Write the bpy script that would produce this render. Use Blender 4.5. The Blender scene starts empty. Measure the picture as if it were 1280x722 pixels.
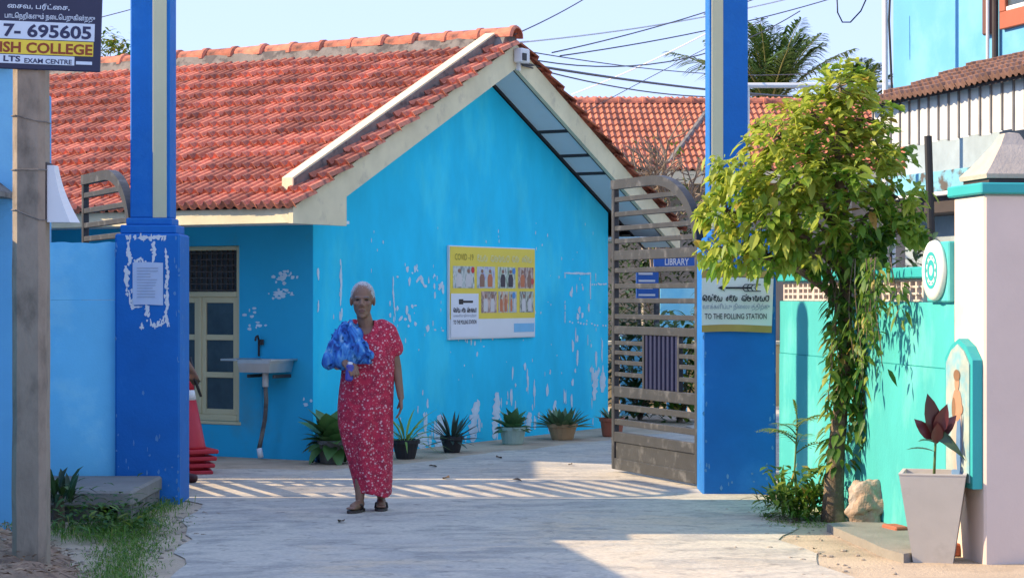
import bpy, bmesh, math, random
from mathutils import Vector, Matrix, Quaternion, noise
random.seed(7)
R = math.radians
scene = bpy.context.scene
C = scene.collection
# ------------------------------------------------------------------ camera
F = 2700.0; CH = 1.43; HY = 370.0
cam_d = bpy.data.cameras.new("camera"); cam = bpy.data.objects.new("camera", cam_d); C.objects.link(cam)
cam_d.sensor_width = 36.0; cam_d.lens = F / 1280 * 36; cam_d.shift_y = (HY - 361) / 1280
cam_d.clip_end = 3000; cam_d.clip_start = 0.1
cam.location = (0, 0, CH); cam.rotation_euler = (R(90), 0, 0)
scene.camera = cam
def P(px, py, d): return Vector(((px - 640) / F * d, d, CH - (py - HY) / F * d))
def G(px, py):
    d = F * CH / (py - HY); return Vector(((px - 640) / F * d, d, 0))
# ------------------------------------------------------------------ world, sun, exposure
SUN_AZ = R(1.2); SUN_EL = R(29)          # shadows run to the right, a touch towards the camera
w = bpy.data.worlds.new("World"); scene.world = w; w.use_nodes = True
wn = w.node_tree.nodes; wl = w.node_tree.links
sky = wn.new("ShaderNodeTexSky"); sky.sky_type = 'NISHITA'; sky.sun_disc = False
sky.sun_elevation = SUN_EL; sky.sun_rotation = R(-88.8); sky.air_density = 1.0; sky.dust_density = 0.0; sky.ozone_density = 2.0
bg = wn["Background"]; bg.inputs[1].default_value = 0.15
mixs = wn.new("ShaderNodeMix"); mixs.data_type = 'RGBA'; mixs.inputs[0].default_value = 0.94      # even pale blue haze over the clear sky
mixs.inputs[7].default_value = (1.08, 1.36, 2.28, 1)
wl.new(sky.outputs[0], mixs.inputs[6]); wl.new(mixs.outputs[2], bg.inputs[0])
sd = bpy.data.lights.new("sun", 'SUN'); sun = bpy.data.objects.new("sun", sd); C.objects.link(sun)
sd.energy = 2.15; sd.angle = R(0.5); sd.color = (1.0, 0.79, 0.52)
tv = Vector((math.cos(SUN_AZ) * math.cos(SUN_EL), -math.sin(SUN_AZ) * math.cos(SUN_EL), -math.sin(SUN_EL)))
sun.rotation_euler = tv.to_track_quat('-Z', 'Y').to_euler(); sun.location = (-20, 10, 15)
scene.view_settings.view_transform = 'Standard'; scene.view_settings.look = 'None'
scene.view_settings.exposure = 2.02; scene.view_settings.gamma = 1.0

# ------------------------------------------------------------------ materials
MATS = {}
def lin(c): return tuple(((v / 255 + 0.055) / 1.055) ** 2.4 if v > 10 else v / 255 / 12.92 for v in c)
def mat(name, col, rough=0.75, var=0.12, scale=2.5, bump=0.15, bscale=40, col2=None, c2scale=1.2, c2lo=0.5, c2hi=0.6,
        metal=0.0, rand=0.0, attr=False, ramp=None, trans=0.0, spec=0.4, bdist=0.01, stretch=None):
    if name in MATS: return MATS[name]
    m = bpy.data.materials.new(name); m.use_nodes = True; MATS[name] = m
    nt = m.node_tree; N = nt.nodes; L = nt.links; b = N["Principled BSDF"]
    b.inputs["Roughness"].default_value = rough; b.inputs["Metallic"].default_value = metal
    b.inputs["Specular IOR Level"].default_value = spec
    tc = N.new("ShaderNodeTexCoord"); vec = tc.outputs["Object"]
    if stretch:
        mp = N.new("ShaderNodeMapping"); mp.inputs["Scale"].default_value = stretch; L.new(vec, mp.inputs[0]); vec = mp.outputs[0]
    def noi(s, det=6):
        n = N.new("ShaderNodeTexNoise"); n.inputs["Scale"].default_value = s; n.inputs["Detail"].default_value = det
        n.inputs["Roughness"].default_value = 0.62; L.new(vec, n.inputs["Vector"]); return n
    def rgb(c):
        n = N.new("ShaderNodeRGB"); n.outputs[0].default_value = (*c, 1); return n.outputs[0]
    if ramp:
        at = N.new("ShaderNodeAttribute"); at.attribute_name = "rnd"
        cr = N.new("ShaderNodeValToRGB"); e = cr.color_ramp.elements
        e[0].position = ramp[0][0]; e[0].color = (*ramp[0][1], 1); e[1].position = ramp[-1][0]; e[1].color = (*ramp[-1][1], 1)
        for p_, c_ in ramp[1:-1]:
            k = e.new(p_); k.color = (*c_, 1)
        L.new(at.outputs["Fac"], cr.inputs[0]); base = cr.outputs[0]
    else: base = rgb(col)
    if col2:
        n2 = noi(c2scale, 8); mr = N.new("ShaderNodeMapRange"); mr.inputs[1].default_value = c2lo; mr.inputs[2].default_value = c2hi
        L.new(n2.outputs[0], mr.inputs[0]); mx = N.new("ShaderNodeMix"); mx.data_type = 'RGBA'
        L.new(mr.outputs[0], mx.inputs[0]); L.new(base, mx.inputs[6]); L.new(rgb(col2), mx.inputs[7]); base = mx.outputs[2]
    hs = N.new("ShaderNodeHueSaturation"); L.new(base, hs.inputs["Color"])
    n1 = noi(scale, 8); mr1 = N.new("ShaderNodeMapRange"); mr1.inputs[1].default_value = 0.25; mr1.inputs[2].default_value = 0.75
    mr1.inputs[3].default_value = 1 - var; mr1.inputs[4].default_value = 1 + var; L.new(n1.outputs[0], mr1.inputs[0]); val = mr1.outputs[0]
    if rand:
        oi = N.new("ShaderNodeObjectInfo"); mr2 = N.new("ShaderNodeMapRange"); mr2.inputs[3].default_value = 1 - rand; mr2.inputs[4].default_value = 1 + rand
        L.new(oi.outputs["Random"], mr2.inputs[0]); mu = N.new("ShaderNodeMath"); mu.operation = 'MULTIPLY'
        L.new(val, mu.inputs[0]); L.new(mr2.outputs[0], mu.inputs[1]); val = mu.outputs[0]
    if attr:
        at = N.new("ShaderNodeAttribute"); at.attribute_name = "rnd"; mr3 = N.new("ShaderNodeMapRange")
        mr3.inputs[3].default_value = 1 - attr; mr3.inputs[4].default_value = 1 + attr; L.new(at.outputs["Fac"], mr3.inputs[0])
        mu = N.new("ShaderNodeMath"); mu.operation = 'MULTIPLY'; L.new(val, mu.inputs[0]); L.new(mr3.outputs[0], mu.inputs[1]); val = mu.outputs[0]
    L.new(val, hs.inputs["Value"]); L.new(hs.outputs[0], b.inputs["Base Color"])
    if bump:
        nb = noi(bscale, 5); bp = N.new("ShaderNodeBump"); bp.inputs["Strength"].default_value = bump; bp.inputs["Distance"].default_value = bdist
        L.new(nb.outputs[0], bp.inputs["Height"]); L.new(bp.outputs[0], b.inputs["Normal"])
    if trans:
        tr = N.new("ShaderNodeBsdfTranslucent"); L.new(hs.outputs[0], tr.inputs[0]); mxs = N.new("ShaderNodeMixShader"); mxs.inputs[0].default_value = trans
        L.new(b.outputs[0], mxs.inputs[1]); L.new(tr.outputs[0], mxs.inputs[2]); L.new(mxs.outputs[0], N["Material Output"].inputs[0])
    return m

# ------------------------------------------------------------------ mesh helpers
class MB:
    def __init__(s): s.v = []; s.f = []; s.mi = []; s.r = []
    def add(s, vs, fs, mi=0, M=None, rnd=0.5):
        o = len(s.v)
        for p in vs:
            p = Vector(p); s.v.append(tuple(M @ p) if M else tuple(p)); s.r.append(rnd)
        for f in fs: s.f.append([i + o for i in f]); s.mi.append(mi)
        return s
    def box(s, c, size, ch=0.0, M=None, mi=0, rnd=0.5, rot=None):
        h = [x / 2 for x in size]
        T = Matrix.Translation(c)
        if rot: T = T @ rot.to_4x4()
        if M: T = M @ T
        if ch <= 0:
            vs = [(sx * h[0], sy * h[1], sz * h[2]) for sx in (-1, 1) for sy in (-1, 1) for sz in (-1, 1)]
            fs = [(0, 1, 3, 2), (4, 6, 7, 5), (0, 4, 5, 1), (2, 3, 7, 6), (0, 2, 6, 4), (1, 5, 7, 3)]
            return s.add(vs, fs, mi, T, rnd)
        ch = min(ch, *[x * 0.45 for x in h]); vs = []; ix = {}
        for sx in (-1, 1):
            for sy in (-1, 1):
                for sz in (-1, 1):
                    sg = (sx, sy, sz)
                    for a in range(3):
                        ix[(sg, a)] = len(vs); vs.append(tuple(sg[k] * (h[k] if k == a else h[k] - ch) for k in range(3)))
        fs = []
        for a in range(3):
            b_, c_ = (a + 1) % 3, (a + 2) % 3
            for t in (-1, 1):
                q = []
                for (p, r_) in ((-1, -1), (1, -1), (1, 1), (-1, 1)):
                    sg = [0, 0, 0]; sg[a] = t; sg[b_] = p; sg[c_] = r_; q.append(ix[(tuple(sg), a)])
                fs.append(q if t > 0 else q[::-1])
            for p in (-1, 1):
                for q_ in (-1, 1):
                    def k(cv, ax):
                        sg = [0, 0, 0]; sg[a] = p; sg[b_] = q_; sg[c_] = cv; return ix[(tuple(sg), ax)]
                    q = [k(-1, a), k(-1, b_), k(1, b_), k(1, a)]
                    fs.append(q if p * q_ > 0 else q[::-1])
        for sx in (-1, 1):
            for sy in (-1, 1):
                for sz in (-1, 1):
                    sg = (sx, sy, sz); q = [ix[(sg, 0)], ix[(sg, 1)], ix[(sg, 2)]]
                    fs.append(q if sx * sy * sz > 0 else q[::-1])
        return s.add(vs, fs, mi, T, rnd)
    def bb(s, x0, x1, y0, y1, z0, z1, ch=0.0, mi=0, M=None):
        return s.box(((x0 + x1) / 2, (y0 + y1) / 2, (z0 + z1) / 2), (x1 - x0, y1 - y0, z1 - z0), ch, M, mi)
    def loft(s, rings, mi=0, M=None, cap=True, closed=True, rnd=0.5):
        n = len(rings[0]); vs = [p for r in rings for p in r]; fs = []
        for i in range(len(rings) - 1):
            for j in range(n if closed else n - 1):
                k = (j + 1) % n; fs.append((i * n + j, i * n + k, (i + 1) * n + k, (i + 1) * n + j))
        if cap and closed:
            fs.append(tuple(range(n))[::-1]); fs.append(tuple((len(rings) - 1) * n + j for j in range(n)))
        return s.add(vs, fs, mi, M, rnd)
    def lathe(s, prof, n=20, mi=0, M=None, cap=True):
        return s.loft([[(r * math.cos(2 * math.pi * j / n), r * math.sin(2 * math.pi * j / n), z) for j in range(n)] for r, z in prof], mi, M, cap)
    def tube(s, pts, rad, n=8, mi=0, M=None, rnd=0.5, cap=True):
        pts = [Vector(p) for p in pts]
        if not hasattr(rad, '__len__'): rad = [rad] * len(pts)
        up = None; rings = []
        for i, p in enumerate(pts):
            t = (pts[min(i + 1, len(pts) - 1)] - pts[max(i - 1, 0)]).normalized()
            if up is None:
                up = Vector((0, 0, 1)) if abs(t.z) < 0.9 else Vector((1, 0, 0))
            a = t.cross(up).normalized(); b = a.cross(t).normalized(); up = b
            rings.append([p + (a * math.cos(2 * math.pi * j / n) + b * math.sin(2 * math.pi * j / n)) * rad[i] for j in range(n)])
        return s.loft(rings, mi, M, cap, True, rnd)
    def prism(s, poly, y0, y1, mi=0, M=None):          # poly in XZ, extruded along Y
        n = len(poly); vs = [(x, y0, z) for x, z in poly] + [(x, y1, z) for x, z in poly]
        fs = [tuple(range(n)), tuple(range(2 * n - 1, n - 1, -1))] + [(i, i + n, (i + 1) % n + n, (i + 1) % n) for i in range(n)]
        return s.add(vs, fs, mi, M)
    def slab(s, poly, z0, z1, mi=0, M=None):           # poly in XY
        n = len(poly); vs = [(x, y, z0) for x, y in poly] + [(x, y, z1) for x, y in poly]
        fs = [tuple(range(n))[::-1], tuple(range(n, 2 * n))] + [(i, (i + 1) % n, (i + 1) % n + n, i + n) for i in range(n)]
        return s.add(vs, fs, mi, M)
    def ell(s, c, r, rot=None, nu=16, nv=10, mi=0):
        T = Matrix.Translation(c)
        if rot: T = T @ rot.to_4x4()
        rings = []
        for i in range(nv + 1):
            a = math.pi * (0.02 + 0.96 * i / nv) - math.pi / 2
            rings.append([(r[0] * math.cos(a) * math.cos(2 * math.pi * j / nu), r[1] * math.cos(a) * math.sin(2 * math.pi * j / nu), r[2] * math.sin(a)) for j in range(nu)])
        return s.loft(rings, mi, T)
    def leaf(s, base, d, up, L, W, droop=0.25, mi=0, rnd=0.5, fold=0.15, seg=3):
        d = Vector(d).normalized(); up = Vector(up); side = d.cross(up)
        if side.length < 1e-4: side = Vector((1, 0, 0))
        side.normalize(); nrm = side.cross(d).normalized(); base = Vector(base)
        vs = [base]; fs = []; prof = {2: [0.85], 3: [0.85, 0.8], 4: [0.7, 1.0, 0.7], 5: [.6, 1, .95, .6]}[seg]
        for i in range(1, seg):
            t = i / seg; m = base + d * L * t - Vector((0, 0, 1)) * droop * L * t * t
            ww = W / 2 * prof[i - 1]
            vs += [m + side * ww + nrm * fold * ww, m, m - side * ww + nrm * fold * ww]
        vs.append(base + d * L - Vector((0, 0, 1)) * droop * L)
        fs += [(0, 1, 2), (0, 2, 3)]
        for i in range(seg - 2):
            o = 1 + 3 * i; fs += [(o, o + 3, o + 4, o + 1), (o + 1, o + 4, o + 5, o + 2)]
        o = 1 + 3 * (seg - 2); e = len(vs) - 1; fs += [(o, e, o + 1), (o + 1, e, o + 2)]
        return s.add(vs, fs, mi, None, rnd)
    def mesh(s, name, mats, smooth=False, recalc=True, attr=False):
        me = bpy.data.meshes.new(name); me.from_pydata(s.v, [], s.f)
        for m in (mats if isinstance(mats, (list, tuple)) else [mats]): me.materials.append(m)
        me.polygons.foreach_set("material_index", s.mi)
        if attr:
            a = me.attributes.new("rnd", 'FLOAT', 'POINT'); a.data.foreach_set("value", s.r)
        if recalc:
            bm = bmesh.new(); bm.from_mesh(me); bmesh.ops.recalc_face_normals(bm, faces=bm.faces); bm.to_mesh(me); bm.free()
        if smooth: me.polygons.foreach_set("use_smooth", [True] * len(me.polygons))
        me.update(); return me
    def build(s, name, mats, parent=None, smooth=False, recalc=True, attr=False, loc=None, **props):
        return link(name, s.mesh(name, mats, smooth, recalc, attr), parent, loc, **props)
def link(name, me, parent=None, loc=None, **props):
    o = bpy.data.objects.new(name, me); C.objects.link(o)
    if parent: o.parent = parent
    if loc is not None: o.location = loc
    for k, v in props.items(): o[k] = v
    return o
def thing(name, label, category, loc=(0, 0, 0), rz=0.0, group=None):
    o = bpy.data.objects.new(name, None); C.objects.link(o); o.location = loc; o.rotation_euler = (0, 0, rz); o.empty_display_size = 0.1
    o["label"] = label; o["category"] = category
    if group: o["group"] = group
    return o
def evaluated(mb, voxel, smooth_it, mats, name):
    o = mb.build(name, mats); md = o.modifiers.new("r", 'REMESH'); md.mode = 'VOXEL'; md.voxel_size = voxel; md.use_smooth_shade = True
    if smooth_it:
        ms = o.modifiers.new("s", 'SMOOTH'); ms.factor = 0.5; ms.iterations = smooth_it
    dg = bpy.context.evaluated_depsgraph_get(); me = bpy.data.meshes.new_from_object(o.evaluated_get(dg))
    old = o.data; bpy.data.objects.remove(o); bpy.data.meshes.remove(old); me.name = name
    me.materials.clear()
    for m in mats: me.materials.append(m)
    me.polygons.foreach_set("use_smooth", [True] * len(me.polygons)); me.update(); return me
def text(body, m, parent, x, z, wd, ht, y=-0.003, name="lettering", bold=0.0, M=None):
    """lettering in the XZ plane facing -Y, fitted to a box whose lower left corner is x, z"""
    cu = bpy.data.curves.new("t", 'FONT'); cu.body = body; cu.size = 1; cu.offset = bold; cu.resolution_u = 3
    o = bpy.data.objects.new("t", cu); C.objects.link(o); dg = bpy.context.evaluated_depsgraph_get(); dg.update()
    me = bpy.data.meshes.new_from_object(o.evaluated_get(dg)); bpy.data.objects.remove(o); bpy.data.curves.remove(cu)
    if not len(me.vertices): return None
    xs = [v.co.x for v in me.vertices]; ys = [v.co.y for v in me.vertices]; x0, x1, y0, y1 = min(xs), max(xs), min(ys), max(ys)
    for v in me.vertices:
        v.co = Vector((x + (v.co.x - x0) / (x1 - x0) * wd, y, z + (v.co.y - y0) / (y1 - y0) * ht))
    me.materials.clear(); me.materials.append(m); me.name = name; me.update()
    return link(name, me, parent)
def ribbon(mb, pts, wd, y=-0.003):
    """flat stroke in XZ"""
    pts = [Vector((p[0], y, p[1])) for p in pts]; L_, R_ = [], []
    for i, p in enumerate(pts):
        t = (pts[min(i + 1, len(pts) - 1)] - pts[max(i - 1, 0)]); t.normalize(); n = Vector((-t.z, 0, t.x)) * wd / 2
        L_.append(p + n); R_.append(p - n)
    n = len(pts); mb.add(L_ + R_, [(i, i + 1, n + i + 1, n + i) for i in range(n - 1)])

# palette ----------------------------------------------------------------
m_conc = mat("driveway_concrete", (0.47, 0.425, 0.355), 0.85, 0.16, 0.9, 0.35, 60, col2=(0.50, 0.41, 0.30), c2scale=0.55, c2lo=0.55, c2hi=0.75, bdist=0.008)
m_sand = mat("sandy_soil", (0.50, 0.39, 0.27), 0.95, 0.2, 1.4, 0.6, 45, col2=(0.40, 0.31, 0.215), c2scale=2.2, bdist=0.02)
m_dirt = mat("brown_dirt", (0.36, 0.235, 0.155), 0.95, 0.35, 9, 1.0, 26, col2=(0.20, 0.125, 0.085), c2scale=5, bdist=0.03)
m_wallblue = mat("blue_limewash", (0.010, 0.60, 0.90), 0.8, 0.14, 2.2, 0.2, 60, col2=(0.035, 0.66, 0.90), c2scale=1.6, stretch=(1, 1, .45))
m_longblue = mat("shaded_teal_blue_paint", (0.02, 0.42, 0.68), 0.8, 0.10, 1.3, 0.12, 90, col2=(0.06, 0.30, 0.42), c2scale=1.1, c2lo=.52, c2hi=.72)  # darker than the gable blue: shade under the eave put into the colour
m_cream = mat("cream_cement", (0.72, 0.64, 0.43), 0.85, 0.14, 3, 0.2, 60, col2=(0.52, 0.46, 0.33), c2scale=4, c2lo=.58, c2hi=.72)
m_creamf = mat("cream_window_paint", (0.62, 0.55, 0.33), 0.6, 0.08, 4, 0.1, 60)
m_greycem = mat("weathered_cement", (0.20, 0.18, 0.16), 0.95, 0.3, 6, 0.5, 50, col2=(0.10, 0.09, 0.085), c2scale=7)
m_tile = mat("clay_tile", (0.55, 0.185, 0.11), 0.85, 0.22, 14, 0.35, 60, col2=(0.17, 0.075, 0.06), c2scale=9, c2lo=.50, c2hi=.70, rand=0.34)
m_tile2 = mat("clay_tile_far", (0.55, 0.185, 0.11), 0.85, 0.22, 14, 0.35, 60, col2=(0.17, 0.075, 0.06), c2scale=9, c2lo=.50, c2hi=.70, attr=0.34)
m_soff = mat("soffit_board", (0.74, 0.78, 0.78), 0.7, 0.06, 2, 0.05, 40)
m_dark = mat("dark_timber", (0.05, 0.04, 0.04), 0.8, 0.2, 8, 0.2, 60)
m_royal = mat("royal_blue_paint", (0.004, 0.14, 0.46), 0.7, 0.14, 2.6, 0.25, 45, col2=(0.02, 0.19, 0.52), c2scale=2.4, c2lo=.54, c2hi=.75)
m_palecream = mat("pale_cream_stripe", (0.60, 0.57, 0.36), 0.7, 0.08, 2, 0.1, 60)
m_paleblue = mat("pale_blue_wall_paint", (0.21, 0.66, 0.90), 0.8, 0.12, 1.2, 0.15, 70, col2=(0.30, 0.74, 0.92), c2scale=1.6)
m_turq = mat("turquoise_paint", (0.055, 0.40, 0.39), 0.7, 0.14, 2.4, 0.25, 50, col2=(0.10, 0.47, 0.44), c2scale=2.2, stretch=(1, 1, .5))
m_turqd = mat("turquoise_trim_paint", (0.03, 0.36, 0.36), 0.55, 0.10, 2, 0.1, 60)
m_lattice = mat("unpainted_lattice_cement", (0.55, 0.47, 0.42), 0.85, 0.12, 8, 0.2, 80)
m_gate = mat("galvanised_grey_steel", (0.05, 0.052, 0.056), 0.55, 0.22, 7, 0.12, 60, col2=(0.12, 0.122, 0.128), c2scale=8, c2lo=.54, c2hi=.68, metal=0.25)
m_gatebar = mat("navy_bar_paint", (0.02, 0.022, 0.06), 0.5, 0.1, 5, 0.05)
m_white = mat("white_paint", (0.72, 0.72, 0.72), 0.6, 0.05, 4, 0.05)
m_flake = mat("bare_white_plaster", (0.56, 0.72, 0.82), 0.9, 0.12, 14, 0.2, 80)
m_black = mat("black_plastic", (0.02, 0.02, 0.022), 0.5, 0.1, 5, 0.05)
m_steel = mat("stainless_steel", (0.60, 0.60, 0.59), 0.42, 0.10, 5, 0.05, 60, metal=0.95)
m_glass = mat("dusty_window_glass", (0.055, 0.075, 0.085), 0.22, 0.35, 5, 0.04, 20, spec=0.6)
m_post = mat("stained_concrete_post", (0.33, 0.265, 0.20), 0.92, 0.28, 5, 0.5, 45, col2=(0.13, 0.105, 0.08), c2scale=5, c2lo=.47, c2hi=.66, stretch=(1, 1, .5))
m_postpink = mat("aged_whitewash", (0.66, 0.55, 0.475), 0.85, 0.08, 1.6, 0.15, 50, col2=(0.50, 0.36, 0.28), c2scale=1.6, c2lo=.56, c2hi=.8)
m_bark = mat("brown_bark", (0.15, 0.105, 0.07), 0.95, 0.35, 12, 0.9, 35, col2=(0.26, 0.20, 0.14), c2scale=9, bdist=0.02)
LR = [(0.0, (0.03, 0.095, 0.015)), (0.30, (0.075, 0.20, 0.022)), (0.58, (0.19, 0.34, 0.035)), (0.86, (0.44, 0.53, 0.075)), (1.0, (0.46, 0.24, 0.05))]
m_leaf = mat("tree_leaf", None, 0.45, 0.12, 6, 0, ramp=LR, trans=0.55, spec=0.45)
m_vine = mat("vine_leaf", None, 0.5, 0.12, 6, 0, ramp=[(0, (0.03, 0.09, 0.012)), (.5, (0.085, 0.18, 0.02)), (.85, (0.24, 0.30, 0.035)), (1, (0.40, 0.29, 0.06))], trans=0.35)
m_dkleaf = mat("dark_green_leaf", None, 0.5, 0.15, 6, 0, ramp=[(0, (0.02, 0.045, 0.02)), (.6, (0.045, 0.10, 0.03)), (1, (0.10, 0.17, 0.04))], trans=0.2)
m_palm = mat("palm_leaflet", None, 0.5, 0.12, 4, 0, ramp=[(0, (0.04, 0.10, 0.03)), (.6, (0.10, 0.19, 0.045)), (1, (0.22, 0.28, 0.08))], trans=0.25)
m_grass = mat("grass_blade", None, 0.6, 0.12, 6, 0, ramp=[(0, (0.05, 0.15, 0.02)), (.6, (0.14, 0.28, 0.035)), (1, (0.30, 0.33, 0.08))], trans=0.35)
m_agave = mat("agave_leaf", (0.05, 0.085, 0.065), 0.5, 0.2, 5, 0, rand=0.3)
m_spider = mat("spider_plant_leaf", (0.24, 0.38, 0.08), 0.5, 0.2, 5, 0, rand=0.3, trans=.2)
m_rosette = mat("rosette_leaf", (0.09, 0.21, 0.08), 0.45, 0.2, 5, 0, rand=0.3)
m_aloe = mat("succulent_leaf", (0.10, 0.18, 0.085), 0.45, 0.2, 5, 0, rand=0.3)
m_redcone = mat("red_cone_plastic", (0.50, 0.02, 0.035), 0.45, 0.1, 5, 0.05)

def concrete_mat():
    m = bpy.data.materials.new("worn_concrete"); m.use_nodes = True; N = m.node_tree.nodes; L = m.node_tree.links; b = N["Principled BSDF"]; b.inputs["Roughness"].default_value = .85
    tc = N.new("ShaderNodeTexCoord")
    def noi(sc, det, st=(1, 1, 1), dist=0.0):
        mp = N.new("ShaderNodeMapping"); mp.inputs["Scale"].default_value = st; L.new(tc.outputs["Object"], mp.inputs[0])
        n = N.new("ShaderNodeTexNoise"); n.inputs["Scale"].default_value = sc; n.inputs["Detail"].default_value = det; n.inputs["Roughness"].default_value = .65; n.inputs["Distortion"].default_value = dist; L.new(mp.outputs[0], n.inputs["Vector"]); return n.outputs[0]
    def mr(src, a, b_, c, d):
        n = N.new("ShaderNodeMapRange"); n.inputs[1].default_value = a; n.inputs[2].default_value = b_; n.inputs[3].default_value = c; n.inputs[4].default_value = d; L.new(src, n.inputs[0]); return n.outputs[0]
    def mix(f, a, col):
        n = N.new("ShaderNodeMix"); n.data_type = 'RGBA'; L.new(f, n.inputs[0]); L.new(a, n.inputs[6]); n.inputs[7].default_value = (*col, 1); return n.outputs[2]
    base = N.new("ShaderNodeRGB"); base.outputs[0].default_value = (.53, .475, .385, 1); c = base.outputs[0]
    c = mix(mr(noi(.6, 8, (1, 1, 1), .6), .50, .68, 0, .9), c, (.56, .44, .30))       # blown sand
    c = mix(mr(noi(2.4, 10, (.65, 1.1, 1), 1.2), .46, .62, 0, .95), c, (.33, .305, .265))
    c = mix(mr(noi(1.1, 10, (1, 1, 1), 1.5), .52, .60, 0, .6), c, (.41, .38, .335))  # worn streaks across the lane
    c = mix(mr(noi(7, 6), .56, .70, 0, .85), c, (.23, .205, .175))                     # stains
    vo = N.new("ShaderNodeTexVoronoi"); vo.feature = 'DISTANCE_TO_EDGE'; vo.inputs["Scale"].default_value = .55
    dv = N.new("ShaderNodeVectorMath"); nv = N.new("ShaderNodeTexNoise"); nv.inputs["Scale"].default_value = 2.5; L.new(tc.outputs["Object"], nv.inputs["Vector"]); L.new(tc.outputs["Object"], dv.inputs[0]); sc_ = N.new("ShaderNodeVectorMath"); sc_.operation = 'SCALE'; sc_.inputs[3].default_value = .5; L.new(nv.outputs["Color"], sc_.inputs[0]); L.new(sc_.outputs[0], dv.inputs[1]); L.new(dv.outputs[0], vo.inputs["Vector"])
    c = mix(mr(vo.outputs["Distance"], .0, .008, .28, 0), c, (.22, .20, .175))          # hairline cracks
    hs = N.new("ShaderNodeHueSaturation"); L.new(c, hs.inputs["Color"]); L.new(mr(noi(38, 5), .25, .75, .80, 1.2), hs.inputs["Value"]); L.new(hs.outputs[0], b.inputs["Base Color"])
    bp_ = N.new("ShaderNodeBump"); bp_.inputs["Strength"].default_value = .5; bp_.inputs["Distance"].default_value = .012; L.new(noi(22, 8), bp_.inputs["Height"]); L.new(bp_.outputs[0], b.inputs["Normal"]); return m
m_drive = concrete_mat()
# ------------------------------------------------------------------ ground, driveway, sand
def jag(poly, step, amp, seed):
    out = []
    for i, a in enumerate(poly):
        b = poly[(i + 1) % len(poly)]; a = Vector(a); b = Vector(b); n = max(1, int((b - a).length / step))
        nrm = Vector((-(b - a).y, (b - a).x)).normalized()
        for k in range(n):
            p = a.lerp(b, k / n); s_ = noise.noise(Vector((p.x * 1.7, p.y * 1.7, seed))) * amp + noise.noise(Vector((p.x * 7, p.y * 7, seed))) * amp * .4
            out.append(tuple(p + nrm * s_))
    return out
MB().add([(-300, -60, 0), (300, -60, 0), (300, 600, 0), (-300, 600, 0)], [(0, 1, 2, 3)]).build("ground", m_sand, kind="structure")
drv = [(-2.2, 3.0), (-1.72, 10.5), (-1.84, 12.0), (-2.08, 13.8), (-2.18, 14.8), (-2.6, 15.6), (-4.2, 16.6), (-4.4, 18.2), (-1.65, 17.75), (-1.0, 18.25), (1.95, 23.2), (2.6, 30), (6.5, 31), (5.0, 18.5), (1.85, 15.9),
       (1.75, 14.2), (1.55, 12.2), (1.75, 10.5), (2.5, 9.0), (2.6, 3.0)]
pl = jag(drv, 0.22, 0.16, 3.1)
MB().add([(x, y, 0.006) for x, y in pl], [tuple(range(len(pl)))]).build("driveway", m_drive, kind="structure")
# earth bank at the foot of the concrete post
mb = MB(); nx, ny = 22, 26; vs = []; fs = []
for j in range(ny):
    for i in range(nx):
        x = -5.2 + i * (3.35 / (nx - 1)); y = 7.5 + j * (5.6 / (ny - 1))
        e = max(0, min(1, (-2.14 - 0.30 * (y - 11) - x) / 0.36)) * max(0, min(1, (13.1 - y) / 1.0))
        z = -0.03 + 0.17 * e + 0.03 * e * noise.noise(Vector((x * 4, y * 4, 0))) + .02 * e * noise.noise(Vector((x * 11, y * 11, 5)))
        vs.append((x, y, z))
for j in range(ny - 1):
    for i in range(nx - 1): fs.append((j * nx + i, j * nx + i + 1, (j + 1) * nx + i + 1, (j + 1) * nx + i))
mb.add(vs, fs).build("dirt_bank", m_dirt, smooth=True, kind="structure")

# ------------------------------------------------------------------ main house (local X along the gable, local Y along the ridge)
C0 = Vector((-1.73, 18.8, 0)); GW = 5.56; HL = 6.6
house = thing("tiled_house", "bright blue house with red clay tile roof and cream barge boards behind the gate", "house", C0, R(60))
EX, EZ, RX, RZ = -0.9, 2.19, 2.78, 3.91
SL = (RZ - EZ) / (RX - EX); TH = math.atan(SL)
def rz_(x): return EZ + (x - EX) * SL if x <= RX else RZ - (x - RX) * SL
XR = RX + (RX - EX)
# gable wall
gw = [(0, -0.02), (GW, -0.02), (GW, rz_(GW) - .27), (RX, RZ - .27), (0, rz_(0) - .27)]
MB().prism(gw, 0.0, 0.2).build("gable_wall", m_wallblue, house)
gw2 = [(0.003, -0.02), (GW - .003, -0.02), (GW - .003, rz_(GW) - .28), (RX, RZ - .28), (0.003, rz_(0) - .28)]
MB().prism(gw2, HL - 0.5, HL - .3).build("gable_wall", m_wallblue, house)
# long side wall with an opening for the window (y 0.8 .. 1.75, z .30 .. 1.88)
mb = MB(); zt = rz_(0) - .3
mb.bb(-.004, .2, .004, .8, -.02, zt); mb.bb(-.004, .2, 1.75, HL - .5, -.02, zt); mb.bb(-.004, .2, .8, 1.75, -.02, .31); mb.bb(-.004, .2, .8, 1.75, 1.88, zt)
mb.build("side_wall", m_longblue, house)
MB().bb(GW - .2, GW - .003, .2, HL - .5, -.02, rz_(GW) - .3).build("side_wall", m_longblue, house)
MB().bb(.01, GW - .01, .21, HL - .51, -.015, .02).build("floor", m_conc, house)
# roof decks
def deck(x0, x1, t0, t1, y0, y1):
    return [(x0, rz_(x0) - t0), (x1, rz_(x1) - t0), (x1, rz_(x1) - t1), (x0, rz_(x0) - t1)]
MB().prism(deck(EX + .03, RX, .05, .09, 0, 0), -.40, HL).build("roof_deck", m_dark, house)
MB().prism(deck(RX, XR - .03, .05, .09, 0, 0), -.40, HL).build("roof_deck", m_dark, house)
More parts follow.
